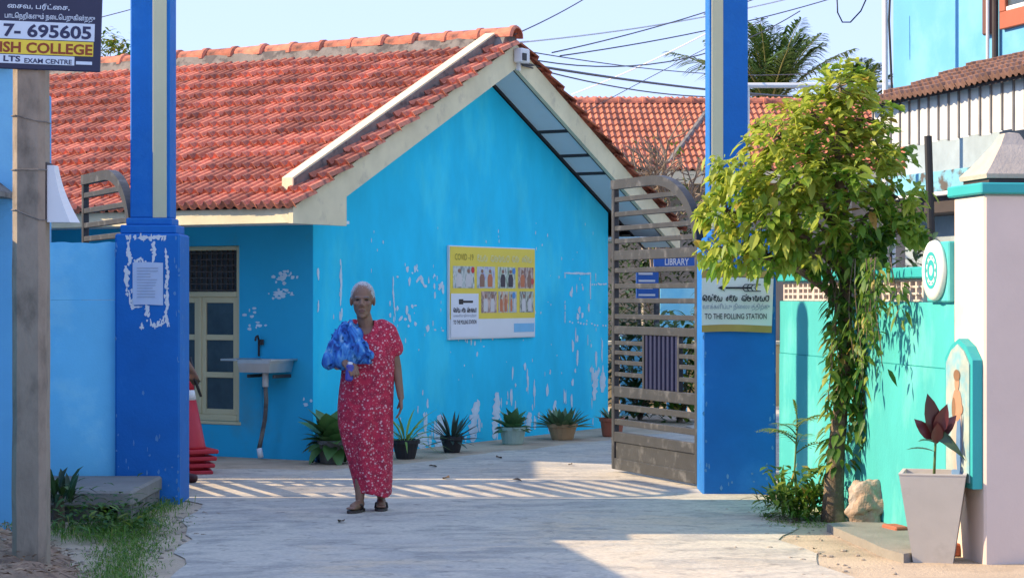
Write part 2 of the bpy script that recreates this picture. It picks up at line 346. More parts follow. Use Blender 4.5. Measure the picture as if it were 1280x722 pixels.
# fascia along the eaves
MB().bb(EX, EX + .05, -.392, HL, 2.03, EZ - .03, .006).build("fascia", m_cream, house)
MB().bb(XR - .05, XR, -.392, HL, 2.03, EZ - .03, .006).build("fascia", m_cream, house)
MB().bb(EX + .06, -.01, -.385, HL - .4, 2.05, 2.075).build("eave_soffit", m_soff, house)
MB().bb(GW + .01, XR - .06, -.385, HL - .4, 2.05, 2.075).build("eave_soffit", m_soff, house)
# barge boards (plane y = -.43)
bl = [(EX - .01, 2.03), (-.13, 2.03), (-.13, rz_(-.13) - .27), (RX, RZ - .27), (RX, RZ - .035), (EX - .01, rz_(EX) - .03)]
MB().prism(bl, -.44, -.395).build("barge_board", m_cream, house)
br = [(RX + .004, RZ - .27), (XR, rz_(XR) - .27), (XR, rz_(XR) - .035), (RX + .004, RZ - .035)]
MB().prism(br, -.44, -.395).build("barge_board", m_cream, house)
# soffit under the verge: boards and dark battens
def sof(x0, x1, sgn):
    z0, z1 = rz_(x0) - .245, rz_(x1) - .245
    return [(x0, z0), (x1, z1), (x1, z1 + .015), (x0, z0 + .015)]
cuts = [RX + .06, 3.95, 4.42, 4.78, 5.9, XR - .05]
for a, b in zip(cuts, cuts[1:]): MB().prism(sof(a + .02, b - .02, 1), -.385, -.035).build("soffit_board", m_soff, house)
for a in cuts[1:-1]: MB().prism([(x, z - .012) for x, z in sof(a - .02, a + .02, 1)], -.388, -.03).build("batten", m_dark, house)
cuts = [-.1, .7, 1.5, RX - .06]
for a, b in zip(cuts, cuts[1:]): MB().prism(sof(a + .015, b - .015, 1), -.385, -.035).build("soffit_board", m_soff, house)
for yy in (-.393, -.03): MB().prism([(x, z - .014) for x, z in sof(RX + .06, XR - .06, 1)], yy, yy + .022).build("batten", m_dark, house)
# roof tiles
TW, TL = 0.198, 0.288
prof = [(0, .0), (.10, .034), (.20, .040), (.29, .012), (.40, .002), (.50, .004), (.60, .032), (.70, .038), (.79, .010), (.90, .0), (1.0, .006)]
def tile_geo(mb, M=None, rnd=.5):
    n = len(prof); top0 = [(-.02, u * TW, h + .052) for u, h in prof]; top1 = [(TL * 1.12, u * TW, h + .004) for u, h in prof]
    lip = [(-.008, u * TW, h * .6 + .006) for u, h in prof]
    fs = [(i, i + 1, n + i + 1, n + i) for i in range(n - 1)] + [(2 * n + i, 2 * n + i + 1, i + 1, i) for i in range(n - 1)]
    mb.add(top0 + top1 + lip, fs, 0, M, rnd)
tm = MB(); tile_geo(tm); tile_me = tm.mesh("tile", m_tile, recalc=False)
ROT = Matrix.Rotation(-TH, 4, 'Y'); rng = random.Random(11)
cand = []
ncol = int((HL + .52) / TW); nrow = int(((RX - EX) / math.cos(TH) + .05) / TL)
for r in range(nrow):
    for c in range(ncol):
        y = -.50 + c * TW; s_ = -.03 + r * TL; x = EX + s_ * math.cos(TH); z = EZ + s_ * math.sin(TH) - .03
        M = Matrix.Translation((x + rng.uniform(-.010, .006), y + rng.uniform(-.004, .004) + .03 * math.sin(r * 1.7) * .3, z + rng.uniform(0, .006) + .010 * noise.noise(Vector((y * .8, r * .5, 0))))) @ Matrix.Rotation(R(rng.uniform(-1.3, 1.3)), 4, 'Z') @ ROT @ Matrix.Rotation(R(rng.uniform(-.7, .7)), 4, 'Y')
        wp = C0 + Matrix.Rotation(R(60), 3, 'Z') @ Vector((x, y, z)); q = (wp.x / wp.y * F + 640, wp.y)
        hid = q[0] < 55 or 168 < q[0] < 214 or (q[0] < 118 and HY - (wp.z - CH) / wp.y * F < 78)
        cand.append((hid, wp.y, M))
cand.sort(key=lambda t: (t[0], t[1])); far = MB()
for k, (h_, d_, M) in enumerate(cand):
    if k < 300:
        o = link("tile", tile_me, house); o.matrix_local = M
    else: tile_geo(far, M, rng.random())
for r in range(nrow):
    for c in range(ncol):
        y = -.50 + c * TW; s_ = -.03 + r * TL; x = XR - s_ * math.cos(TH); z = EZ + s_ * math.sin(TH) - .03
        tile_geo(far, Matrix.Translation((x, y + TW, z + rng.uniform(0, .01))) @ Matrix.Rotation(math.pi, 4, 'Z') @ Matrix.Rotation(R(rng.uniform(-1.5, 1.5)), 4, 'Z') @ ROT, rng.random())
far.build("roof_tiles", m_tile2, house, recalc=False, attr=True, kind="stuff")
# mortar bed and ridge tiles
mb = MB(); rings = []
for i in range(40):
    y = -.38 + i * (HL + .38) / 39; j = noise.noise(Vector((y * 5, 0, 0))) * .018
    rings.append([(RX - .17 - j, y, RZ - .06), (RX - .10 - j, y, RZ + .05), (RX + .10, y, RZ + .05), (RX + .17, y, RZ - .06)])
mb.loft(rings).build("ridge_mortar", m_greycem, house)
def ridge_mesh(Lr):
    mb = MB(); rings = []
    for y, rr in ((0, .112), (.02, .128), (.06, .128), (.065, .112), (Lr + .03, .098)):
        o_ = [(math.cos(a) * rr, y, math.sin(a) * rr * .95) for a in [math.pi * k / 8 for k in range(9)]]
        i_ = [(math.cos(a) * (rr - .015), y, math.sin(a) * (rr - .015) * .95) for a in [math.pi * k / 8 for k in range(8, -1, -1)]]
        rings.append(o_ + i_)
    return mb.loft(rings).mesh("ridge_tile", m_tile, smooth=False)
RL = .375; rm = ridge_mesh(RL)
for i in range(18):
    o = link("ridge_tile", rm, house, (RX + rng.uniform(-.008, .008), -.46 + i * RL, RZ + .025 + rng.uniform(-.006, .006)))
    o.rotation_euler = (R(rng.uniform(.5, 2.5)), 0, R(rng.uniform(-1.5, 1.5)))
# raised cement strip near the verge
mb = MB()
for k, (x0, x1) in enumerate(((EX + .22, RX - .12), (RX + .12, XR - .22))):
    mb = MB().prism([(x0, rz_(x0) - .03), (x1, rz_(x1) - .03), (x1, rz_(x1) + .13), (x0, rz_(x0) + .13)], -.27, -.16)
    mb.build("verge_strip", m_cream, house)
    MB().prism([(x0 + .02, rz_(x0 + .02) - .03), (x1, rz_(x1) - .03), (x1, rz_(x1) + .112), (x0 + .02, rz_(x0 + .02) + .112)], -.276, -.2695).build("shade_face", m_greycem, house)  # dark sheet that paints shade onto the outer side of the strip
# window: frame, louvre grille, three glazed lights (two leaves)
wroot = MB(); wroot.bb(.03, .11, .8, .86, .31, 1.88, .008); wroot.bb(.03, .11, 1.69, 1.75, .31, 1.88, .008); wroot.bb(.031, .109, .86, 1.69, .31, .37, .008)
wroot.bb(.031, .109, .86, 1.69, 1.42, 1.47, .008); wroot.bb(.031, .109, .86, 1.69, 1.84, 1.88, .008); wroot.bb(.032, .108, 1.255, 1.295, .37, 1.42, .006)
win = wroot.build("window_frame", m_creamf, house)
for y0, y1 in ((.86, 1.255), (1.295, 1.69)):
    s_ = MB(); s_.bb(.045, .085, y0, y0 + .045, .37, 1.42, .004); s_.bb(.045, .085, y1 - .045, y1, .37, 1.42, .004)
    for z in (.37, .70, 1.035, 1.37): s_.bb(.046, .084, y0 + .045, y1 - .045, z, z + .05, .004)
    s_.build("sash", m_creamf, win)
    for z0, z1 in ((.42, .70), (.75, 1.035), (1.085, 1.37)): MB().bb(.062, .068, y0 + .04, y1 - .04, z0 - .005, z1 + .005).build("pane", m_glass, win)
g = MB()
for i in range(15): g.bb(.055, .075, .86 + i * .0585, .868 + i * .0585, 1.47, 1.84)
for i in range(7): g.bb(.05, .08, .86, 1.69, 1.478 + i * .055, 1.49 + i * .055)
g.build("vent_grille", mat("brown_grille", (0.085, 0.07, 0.06), 0.7, .2), win)
MB().bb(-.012, .03, .78, 1.77, .285, .312, .005).build("window_sill", m_creamf, win)
MB().bb(.19, .2, .86, 1.69, .37, 1.84).build("curtain", mat("room_curtain", (0.12, .14, .15), .9, .3, 9), win)
# flaked paint on the gable: thin chips of bare plaster
chips = MB(); cr = random.Random(5)
def chip(mb, x, z, rx, rz2, y=-.0025, rg=cr, n=9):
    ph = rg.uniform(0, 9); pts = [(x + rx * math.cos(2 * math.pi * k / n) * rg.uniform(.55, 1.15), y - rg.uniform(0, .0008), z + rz2 * math.sin(2 * math.pi * k / n) * rg.uniform(.55, 1.15)) for k in range(n)]
    mb.add(pts, [tuple(range(n))])
def gpx(px, py):      # photo pixel on the gable plane -> local x, z
    t = (px - 640) / F; s_ = (t * C0.y - C0.x) / (math.cos(R(60)) - t * math.sin(R(60))); d = C0.y + s_ * math.sin(R(60)); return s_, CH - (py - HY) / F * d
for px, pys in ((425, (328, 398)), (397, (340, 352)), (492, (352, 402)), (500, (455, 540)), (745, (345, 352))):
    z = pys[0]
    while z < pys[1]:
        ln = cr.uniform(5, 16); x_, zz = gpx(px + cr.uniform(-.6, .6), z); chip(chips, x_, zz, .012, ln / 2 / 135); z += ln + cr.uniform(-1, 4)
for px, py, n in ((520, 350, 9), (545, 355, 8), (515, 395, 6), (500, 390, 6), (552, 402, 6), (600, 432, 7), (570, 428, 5), (722, 365, 6), (730, 392, 5)):
    for k in range(n):
        x_, zz = gpx(px + cr.gauss(0, 9), py + cr.gauss(0, 8)); chip(chips, x_, zz, cr.uniform(.008, .035), cr.uniform(.008, .05))
for (xa, ya, xb, yb) in ((706, 341, 738, 342), (738, 343, 738, 372), (706, 341, 706, 346), (706, 376, 706, 402), (712, 402, 757, 407), (740, 355, 757, 355)):
    for k in range(14):
        t = k / 13
        if cr.random() < .25: continue
        x_, zz = gpx(xa + (xb - xa) * t, ya + (yb - ya) * t + cr.uniform(-.8, .8)); chip(chips, x_, zz, .022 if ya == yb or abs(xb - xa) > 5 else .011, .012 if abs(xb - xa) > 5 else .02)
for k in range(210):        # scabs rising from the damp foot of the wall
    x_ = cr.uniform(.9, GW - .02); big = .34 + .30 * noise.noise(Vector((x_ * 2.6, 3, 0))) + (.25 if x_ > 3.4 else 0) + (.25 if x_ > 4.7 else 0)
    z = cr.random() ** 1.5 * big * 1.15
    if z < .02: continue
    if noise.noise(Vector((x_ * 3.5, 0, 7))) < -.05: continue
    chip(chips, x_, z + .02, cr.uniform(.008, .03), cr.uniform(.02, .11))
for k in range(60):
    x_ = cr.uniform(.2, GW - .1); chip(chips, x_, cr.uniform(.6, 2.2), cr.uniform(.004, .012), cr.uniform(.005, .03))
def torn_g(pts, w_):
    out = []
    for (a, b_), (c, d_) in zip(pts, pts[1:]):
        n_ = max(2, int(math.hypot(c - a, d_ - b_) / 3))
        for k in range(n_): out.append(gpx(a + (c - a) * k / n_, b_ + (d_ - b_) * k / n_))
    out.append(gpx(*pts[-1])); L_, R_ = [], []
    for i, p in enumerate(out):
        q0 = Vector(out[max(0, i - 1)]); q1 = Vector(out[min(len(out) - 1, i + 1)]); t = (q1 - q0).normalized(); nn = Vector((-t.y, t.x)); e_ = math.sin(math.pi * (i + .6) / (len(out) + .2)) ** .5
        a_, b2_ = w_ * e_ * cr.uniform(.3, 1.1), w_ * e_ * cr.uniform(.3, 1.1); L_.append((p[0] + nn.x * a_, -.0036, p[1] + nn.y * a_)); R_.append((p[0] - nn.x * b2_, -.0036, p[1] - nn.y * b2_))
    n_ = len(out); chips.add(L_ + R_, [(i, i + 1, n_ + i + 1, n_ + i) for i in range(n_ - 1)])
for pts, w_ in (([(426, 328), (426, 375)], .018), ([(427, 385), (426, 400)], .016), ([(491, 350), (491, 366), (494, 400)], .014), ([(705, 341), (738, 342), (737, 370)], .014), ([(530, 358), (526, 346), (520, 352)], .03), ([(553, 352), (548, 362)], .03), ([(498, 400), (503, 396)], .02), ([(397, 335), (398, 350)], .02), ([(398, 375), (397, 390)], .014), ([(510, 392), (513, 402)], .022),
        ([(548, 562), (551, 535), (549, 518)], .09), ([(590, 552), (594, 515), (598, 500)], .075), ([(617, 548), (620, 520), (621, 490)], .06), ([(660, 540), (662, 515)], .05), ([(525, 560), (530, 540)], .10), ([(690, 530), (694, 500)], .04), ([(742, 500), (744, 470), (749, 460)], .05), ([(752, 490), (754, 465)], .05)):
    torn_g(pts, w_ * (1.5 if w_ > .035 else 1))
chips.build("paint_flakes", m_flake, house, recalc=False, kind="stuff")
ch2 = MB()
for px, py, n in ((352, 348, 16), (360, 345, 10), (345, 365, 16), (355, 368, 10), (318, 408, 8), (315, 390, 5), (386, 505, 5)):
    for k in range(n):
        qx, qy = px + cr.gauss(0, 5), py + cr.gauss(0, 3); t = (qx - 640) / F
        y_ = (-1.73 - t * 18.8) / (.866 + t * .5); d = 18.8 + .5 * y_; z = CH - (qy - HY) / F * d
        rx, rz2 = cr.uniform(.008, .035), cr.uniform(.008, .02); nn = 8
        ch2.add([(-.0055 - cr.uniform(0, .0008), y_ + rx * math.cos(2 * math.pi * q / nn) * cr.uniform(.6, 1.1), z + rz2 * math.sin(2 * math.pi * q / nn) * cr.uniform(.6, 1.1)) for q in range(nn)], [tuple(range(nn))])
ch2.build("paint_flakes", m_flake, house, recalc=False, kind="stuff")
# sand strewn along the foot of the walls is the ground itself; security light on the gable peak
sl = thing("security_light", "small white floodlight box fixed at the peak of the blue gable", "lamp", house.matrix_basis @ Vector((RX, -.44, RZ - .2)), R(60))
MB().bb(-.06, .10, -.10, -.002, -.02, .12, .012).build("housing", m_white, sl); MB().bb(-.055, .02, -.108, -.099, .0, .07).build("lens", m_black, sl)
MB().bb(.0, .04, -.03, 0, -.09, -.02).build("bracket", m_white, sl)

# ------------------------------------------------------------------ notice board on the gable
bx0, bz0 = gpx(559, 423); bx1, bz1 = gpx(665, 418); bw = bx1 - bx0; bt = gpx(559, 308)[1]; bh = bt - bz0
board = thing("notice_board", "yellow and white printed notice board with photographs on the blue gable wall", "notice board", house.matrix_basis @ Vector((bx0, -.03, bz0)), R(60))
m_yel = mat("board_yellow", (0.78, 0.62, 0.06), .5, .05, 3, 0); m_bwhite = mat("board_white", (0.72, 0.76, 0.78), .5, .04, 3, 0)
MB().bb(-.012, bw + .012, .0, .028, -.012, bh + .012, .004).build("frame", m_bwhite, board)
MB().bb(0, bw, -.004, -.001, bh * .21, bh).build("yellow_panel", m_yel, board); MB().bb(0, bw, -.004, -.001, 0, bh * .209).build("footer_panel", m_bwhite, board)
def photo_mat(i, cols):
    m = bpy.data.materials.new("photo_print_%d" % i); m.use_nodes = True; N = m.node_tree.nodes; L = m.node_tree.links
    tc = N.new("ShaderNodeTexCoord"); mp = N.new("ShaderNodeMapping"); mp.inputs["Scale"].default_value = (12, 1, 6); mp.inputs["Location"].default_value = (i * 3.3, 0, i)
    no = N.new("ShaderNodeTexNoise"); no.inputs["Scale"].default_value = 1.6; no.inputs["Detail"].default_value = 3
    cr_ = N.new("ShaderNodeValToRGB"); e = cr_.color_ramp.elements; e[0].position = .3; e[0].color = (*cols[0], 1); e[1].position = .7; e[1].color = (*cols[-1], 1)
    for k, c in enumerate(cols[1:-1]): q = e.new(.3 + .4 * (k + 1) / (len(cols) - 1)); q.color = (*c, 1)
    L.new(tc.outputs["Object"], mp.inputs[0]); L.new(mp.outputs[0], no.inputs["Vector"]); L.new(no.outputs[0], cr_.inputs[0]); L.new(cr_.outputs[0], N["Principled BSDF"].inputs["Base Color"])
    return m
pc = [((.10, .14, .12), (.35, .42, .40), (.62, .66, .62), (.16, .22, .18)), ((.18, .20, .42), (.45, .48, .62), (.55, .62, .55), (.12, .20, .22)), ((.08, .10, .08), (.30, .42, .30), (.62, .66, .6), (.08, .08, .08)), ((.12, .05, .05), (.30, .18, .15), (.6, .5, .42), (.10, .06, .08)),
      ((.5, .3, .26), (.62, .45, .38), (.20, .12, .10), (.6, .58, .5)), ((.5, .12, .06), (.58, .30, .18), (.55, .6, .5), (.2, .22, .16)), ((.25, .30, .30), (.5, .56, .55), (.35, .40, .38), (.10, .10, .10)), ((.3, .36, .28), (.5, .55, .45), (.12, .12, .10), (.4, .45, .42))]
spots = [(.03, .55, .24), (.30, .55, .21), (.545, .55, .21), (.79, .55, .19), (.35, .275, .18), (.55, .275, .12), (.68, .275, .09), (.81, .275, .17)]
m_fig = [mat("print_dark", (.05, .04, .05), .6, .1, 3, 0), mat("print_pale", (.62, .6, .58), .6, .1, 3, 0), mat("print_skin", (.28, .15, .1), .6, .1, 3, 0), mat("print_orange", (.55, .18, .08), .6, .1, 3, 0)]
pr = random.Random(3)
for i, (fx, fz, fw) in enumerate(spots):
    ph = MB().bb(fx * bw, (fx + fw) * bw, -.0065, -.0045, fz * bh, (fz + .24) * bh).build("photo", photo_mat(i, pc[i]), board)
    for k in range(2):
        cx = (fx + fw * (.28 + .44 * k)) * bw; fm = [pr.choice(m_fig), m_fig[2]]
        f = MB(); pts = [(cx + a * bw * fw * .13, -.0075 - .0006 * k, fz * bh + b * bh * .2 + .012) for a, b in ((-1, 0), (1, 0), (1.1, .5), (.6, .72), (-.6, .72), (-1.1, .5))]
        f.add(pts, [tuple(range(6))]); pts = [(cx + bw * fw * .075 * math.cos(q * .785), -.0078 - .0006 * k, fz * bh + .2 * bh * .86 + .014 + .02 * math.sin(q * .785)) for q in range(8)]; f.add(pts, [tuple(range(8))], 1)
        f.build("printed_figure", fm, ph, recalc=False)
for fx, fz, c in ((.25, .75, (.6, .03, .04)), (.735, .745, (.08, .25, .6)), (.735, .47, (.08, .28, .6)), (.965, .63, (.55, .08, .08))):
    MB().add([(fx * bw + .032 * math.cos(q * .5236), -.0095, fz * bh + .032 * math.sin(q * .5236)) for q in range(12)], [tuple(range(12))]).build("printed_dot", mat("dot_%.2f" % c[0] + "%.2f" % fz, c, .6, .05, 3, 0), board, recalc=False)
m_olive = mat("print_olive", (.34, .27, .03), .6, .05, 3, 0); m_palep = mat("print_pale_yellow", (.74, .70, .34), .6, .05, 3, 0); m_ink = mat("black_ink", (.02, .02, .025), .6, .05, 3, 0)
text("COVID -19", m_olive, board, .05 * bw, .855 * bh, .21 * bw, .07 * bh, -.006, bold=.01)
m_sky = mat("print_sky_blue", (.20, .52, .78), .6, .1, 4, 0)
MB().bb(.74 * bw, .99 * bw, -.006, -.0045, .05 * bh, .15 * bh).build("printed_band", m_sky, board)
# pasted paper arrow notice
pa = MB().bb(.005 * bw, .315 * bw, -.009, -.007, .012 * bh, .49 * bh).build("pasted_paper", mat("paper_white", (.74, .78, .84), .7, .03, 5, .05), board)
ar = MB(); ribbon(ar, [(.13 * bw, .40 * bh), (.25 * bw, .40 * bh)], .022, -.0105); ribbon(ar, [(.09 * bw, .40 * bh), (.14 * bw, .40 * bh)], .05, -.0106); ar.build("printed_arrow", m_ink, pa, recalc=False)
text("TO THE POLLING STATION", m_ink, pa, .03 * bw, .155 * bh, .26 * bw, .045 * bh, -.0105, bold=.02)

# ---- Sinhala glyph strokes (the built-in fonts have none), drawn as ribbons
def arc(cx, cy, rx, ry, a0, a1, n=10): return [(cx + rx * math.cos(R(a0 + (a1 - a0) * i / n)), cy + ry * math.sin(R(a0 + (a1 - a0) * i / n))) for i in range(n + 1)]
SI = {
 'ya': (1.0, [arc(.18, .62, .15, .16, 20, 330), arc(.26, .30, .24, .32, 120, 330), arc(.72, .40, .25, .42, 210, 400), [(.50, .12), (.50, .5)]]),
 'na': (.95, [arc(.22, .70, .17, .16, -60, 270), arc(.42, .42, .40, .44, 150, 400), arc(.62, .30, .16, .18, 90, 380)]),
 'da': (.75, [arc(.42, .66, .28, .28, 20, 200), arc(.36, .36, .24, .22, 110, 300), arc(.45, .0, .22, .16, 110, -60), arc(.42, .60, .1, .1, 0, 360)]),
 'tta': (.8, [arc(.40, .42, .36, .44, 60, 400), arc(.62, .72, .14, .14, -90, 150)]),
 'cha': (1.05, [arc(.20, .30, .16, .2, 0, 360), arc(.50, .48, .46, .48, 190, 20), arc(.72, .35, .22, .34, -120, 120), arc(.45, .30, .12, .18, 0, 360)]),
 'sa': (1.0, [arc(.20, .34, .16, .24, 30, 360), arc(.52, .30, .18, .32, 160, 380), arc(.80, .45, .18, .45, 220, 420), [(.1, .78), (.75, .86)]]),
 'tha': (1.0, [arc(.26, .62, .18, .2, 0, 360), arc(.45, .40, .40, .42, 180, 400), arc(.70, .42, .12, .14, 0, 360)]),
 'aa': (.4, [[(.05, .62), (.16, .74), (.25, .6), (.22, .2), (.30, 0)]]),
 'e': (.5, [arc(.22, .30, .18, .26, 0, 360), [(.38, .3), (.36, .8)]]),
 'al': (.0, [[(-.25, .95), (-.1, 1.12), (.02, 1.0)]]), ' ': (.55, [])}
def sinhala(word, m, parent, x, z, wd, ht, y, wt=.11):
    adv = 0; words = [[]]
    for g_ in word:
        a, ss = SI[g_]
        if g_ == ' ': words.append([])
        for s_ in ss: words[-1].append([(adv + p[0], p[1]) for p in s_])
        adv += a + (.14 if a else 0)
    for st in words:
        mb = MB()
        for s_ in st: ribbon(mb, [(x + p[0] / adv * wd, z + p[1] * ht) for p in s_], wt * ht, y); y -= .00004
        mb.build("lettering", m, parent, recalc=False)
WORD = ['cha', 'na', 'al', 'da', 'ya', ' ', 'e', 'da', 'na', ' ', 'sa', 'al', 'tha', 'aa', 'na', 'ya', 'tta']
TAM = "வாக்களிப்பு நிலையத்திற்கு"; TAMV = "வாக்களிப்பு நிைலயத்திற்கு"
sinhala(WORD, m_ink, pa, .03 * bw, .285 * bh, .26 * bw, .05 * bh, -.0105, .15)
text(TAMV, mat("grey_ink", (.2, .24, .3), .6, .05, 3, 0), pa, .03 * bw, .225 * bh, .26 * bw, .04 * bh, -.0105)
sinhala(['da', 'ya', 'na', ' ', 'sa', 'tha', 'na', 'ya', 'tta', ' ', 'sa', 'na', ' ', 'e', 'cha', 'ya'], m_palep, board, .30 * bw, .85 * bh, .66 * bw, .075 * bh, -.006, .16)

# ------------------------------------------------------------------ gate pillars
def pillar(label, x0, x1, y0, dep, ptop, shaft_w, off, strip_right):
    t = thing("gate_pillar", label, "pillar", ((x0 + x1) / 2, y0 + dep / 2, 0)); hw = (x1 - x0) / 2; hd = dep / 2
    MB().bb(-hw, hw, -hd, hd, -.05, ptop, .012).build("plinth", m_royal, t)
    MB().bb(-hw + .03, hw - .03, -hd + .03, hd - .03, ptop, ptop + .06, .008).build("moulding", m_royal, t)
    MB().bb(-hw + .065, hw - .065, -hd + .065, hd - .065, ptop + .06, ptop + .11, .008).build("moulding", m_royal, t)
    sx0, sx1 = off - shaft_w / 2, off + shaft_w / 2
    MB().bb(sx0, sx1, -.14, .14, ptop + .11, 3.72, .008).build("shaft", m_royal, t)
    if strip_right: MB().bb(sx1 - .118, sx1 - .022, -.148, -.139, ptop + .112, 3.6, .003).build("cream_stripe", m_palecream, t)
    else: MB().bb(sx0 + .022, sx0 + .105, -.148, -.139, ptop + .112, 3.6, .003).build("cream_stripe", m_palecream, t)
    MB().lathe([(.13, 3.72), (.15, 3.76), (.13, 3.82), (.07, 3.87), (.0005, 3.89)], 16).build("finial", m_royal, t, True)
    return t
def worn(t, hw, hd, ptop, seed):
    rg = random.Random(seed); mb = MB()
    for k in range(46):
        if rg.random() < .55: x = rg.choice((-1, 1)) * (hw - abs(rg.gauss(.012, .012))); z = rg.uniform(.05, ptop - .03)
        else: x = rg.uniform(-hw + .02, hw - .02); z = abs(rg.gauss(.02, .22)) + .02
        chip(mb, x, z, rg.uniform(.003, .012), rg.uniform(.004, .026), -hd - .0012, rg, 8)
    for k in range(22): 
        z = rg.uniform(.1, ptop); yy = rg.uniform(-hd + .02, hd - .02); sx_ = 1 if t.location.x < 0 else -1; a, b_ = rg.uniform(.004, .012), rg.uniform(.006, .03)
        mb.add([(sx_ * (hw + .0012), yy + a * math.cos(q * .9), z + b_ * math.sin(q * .9) * rg.uniform(.6, 1.1)) for q in range(7)], [tuple(range(7))])
    mb.build("paint_chips", mat("chipped_pale_blue", (.10, .26, .50), .85, .2, 14, .2), t, recalc=False, kind="stuff")
pilL = pillar("tall royal blue gate pillar with a torn paper notice on its plinth", -2.73, -2.285, 14.85, .45, 1.86, .275, .005, True)
pilR = pillar("tall royal blue gate pillar behind the tree carrying the polling station banner", 1.375, 1.905, 15.58, .48, 1.80, .285, -.07, False)
worn(pilL, .2225, .225, 1.86, 31); worn(pilR, .265, .24, 1.80, 32)
# paste residue and paper notice on the left pillar
fx = lambda px: (px - 640) / F * 14.85 - (-2.73 - 2.285) / 2
fz = lambda py: CH - (py - HY) / F * 14.85
res = MB(); rr_ = random.Random(21); FY = -.2265
def rchip(px, py, a, b): chip(res, fx(px), fz(py), a, b, FY, rr_)
for px, py, n, sx, sy in ((161, 315, 10, 1.5, 10), (160, 345, 12, 1.2, 12), (192, 315, 12, 1.4, 11), (180, 297, 16, 6, 1.2), (198, 298, 14, 5, 1.2), (209, 345, 16, 1.2, 16), (207, 375, 12, 1.2, 12), (204, 402, 12, 5, 2), (192, 405, 8, 4, 1.5), (184, 390, 9, 1.2, 6), (165, 380, 9, 1.2, 8), (178, 408, 4, 1, 1), (160, 297, 5, 2, 2), (175, 326, 10, 4, 3)):
    for k in range(n): rchip(px + rr_.gauss(0, sx), py + rr_.gauss(0, sy), rr_.uniform(.004, .014), rr_.uniform(.006, .022))
def torn(mb, pts, w, y, cx, cz, rg):
    out = []
    for (a, b_), (c, d_) in zip(pts, pts[1:]):
        n_ = max(2, int(math.hypot(c - a, d_ - b_) / 2.2))
        for k in range(n_): out.append((a + (c - a) * k / n_, b_ + (d_ - b_) * k / n_))
    out.append(pts[-1]); L_, R_ = [], []
    for i, p in enumerate(out):
        q0 = out[max(0, i - 1)]; q1 = out[min(len(out) - 1, i + 1)]; t = Vector((q1[0] - q0[0], q1[1] - q0[1])).normalized(); nn = Vector((-t.y, t.x)); e_ = math.sin(math.pi * (i + .6) / (len(out) + .2)) ** .4
        wa_ = w * e_ * rg.uniform(.25, 1.1); wb_ = w * e_ * rg.uniform(.25, 1.1); L_.append((cx(p[0] + nn.x * wa_), y, cz(p[1] + nn.y * wa_))); R_.append((cx(p[0] - nn.x * wb_), y, cz(p[1] - nn.y * wb_)))
    n_ = len(out); mb.add(L_ + R_, [(i, i + 1, n_ + i + 1, n_ + i) for i in range(n_ - 1)])
for k, (pts, w_) in enumerate((([(160, 302), (161, 318), (163, 328)], 3.4), ([(157, 332), (158, 355), (161, 358)], 3.6), ([(172, 298), (180, 295), (188, 298), (196, 295), (207, 295), (207, 299)], 1.8), ([(192, 303), (193, 318), (191, 328)], 3.2), ([(168, 328), (176, 322), (180, 329)], 2.6), ([(207, 310), (208, 325), (210, 345), (209, 358)], 2.2),
        ([(209, 360), (210, 378), (207, 395), (212, 408)], 2.4), ([(207, 402), (200, 406), (196, 408), (190, 406), (188, 398)], 1.6), ([(186, 382), (183, 392), (181, 394)], 2.6), ([(162, 365), (163, 380), (168, 384), (178, 383)], 1.5), ([(157, 294), (163, 299)], 2.2), ([(158, 366), (160, 370)], 2.0), ([(176, 408), (180, 410)], 1.6))):
    torn(res, pts, w_, FY - .0012 - .00005 * k, fx, fz, rr_)
res.build("paste_residue", m_white, pilL, recalc=False, kind="stuff")
pn = thing("paper_notice", "white printed paper notice pasted on the blue pillar plinth", "notice", (0, 0, 0)); pn.location = Vector((pilL.location.x + fx(166), 14.85 - .004, fz(381)))
pw, ph_ = fx(204) - fx(166), fz(328) - fz(381)
vs = []; 
for j in range(5):
    for i in range(5): vs.append((pw * i / 4, -.004 * (1 if (i + j) % 2 else .3) - .001, ph_ * j / 4 + .003 * math.sin(i)))
MB().add(vs, [(j * 5 + i, j * 5 + i + 1, j * 5 + i + 6, j * 5 + i + 5) for j in range(4) for i in range(4)]).build("sheet", mat("notice_paper", (.50, .58, .72), .7, .04, 8, .05), pn, recalc=False)
lm = MB(); q = random.Random(2)
for k in range(11): lm.bb(.03, .03 + (pw - .06) * q.uniform(.6, 1), -.0075, -.0066, ph_ * (.86 - k * .068), ph_ * (.86 - k * .068) + .005)
lm.build("printed_lines", mat("grey_print", (.33, .38, .48), .7, .05, 5, 0), pn)
# banner on the right pillar
bn = thing("polling_banner", "white cloth banner with arrow reading to the polling station on the blue pillar", "banner", P(877, 415, 15.575))
bwid = P(967, 415, 15.575).x - bn.location.x; bhei = P(877, 338, 15.575).z - bn.location.z
m_ban = mat("banner_cloth", (.72, .72, .64), .7, .04, 4, .05); m_ochre = mat("banner_ochre", (.42, .27, .07), .7, .12, 6, .05)
def bsheet(z0, z1, m, y, nm):
    n = 14; vs = []
    for j in range(3):
        for i in range(n + 1):
            t = i / n; zz = z0 + (z1 - z0) * j / 2; xx = bwid * t * (1 - .03 * (1 - zz / bhei)); wob = .006 * math.sin(t * 9 + zz * 9)
            vs.append((xx, y - .008 + wob * .5, zz + (.012 * math.sin(t * 3.1) * (1 if j == 0 else .6) if z0 > .3 else .006 * math.sin(t * 4))))
    MB().add(vs, [(j * (n + 1) + i, j * (n + 1) + i + 1, (j + 1) * (n + 1) + i + 1, (j + 1) * (n + 1) + i) for j in range(2) for i in range(n)]).build(nm, m, bn, recalc=False, smooth=True)
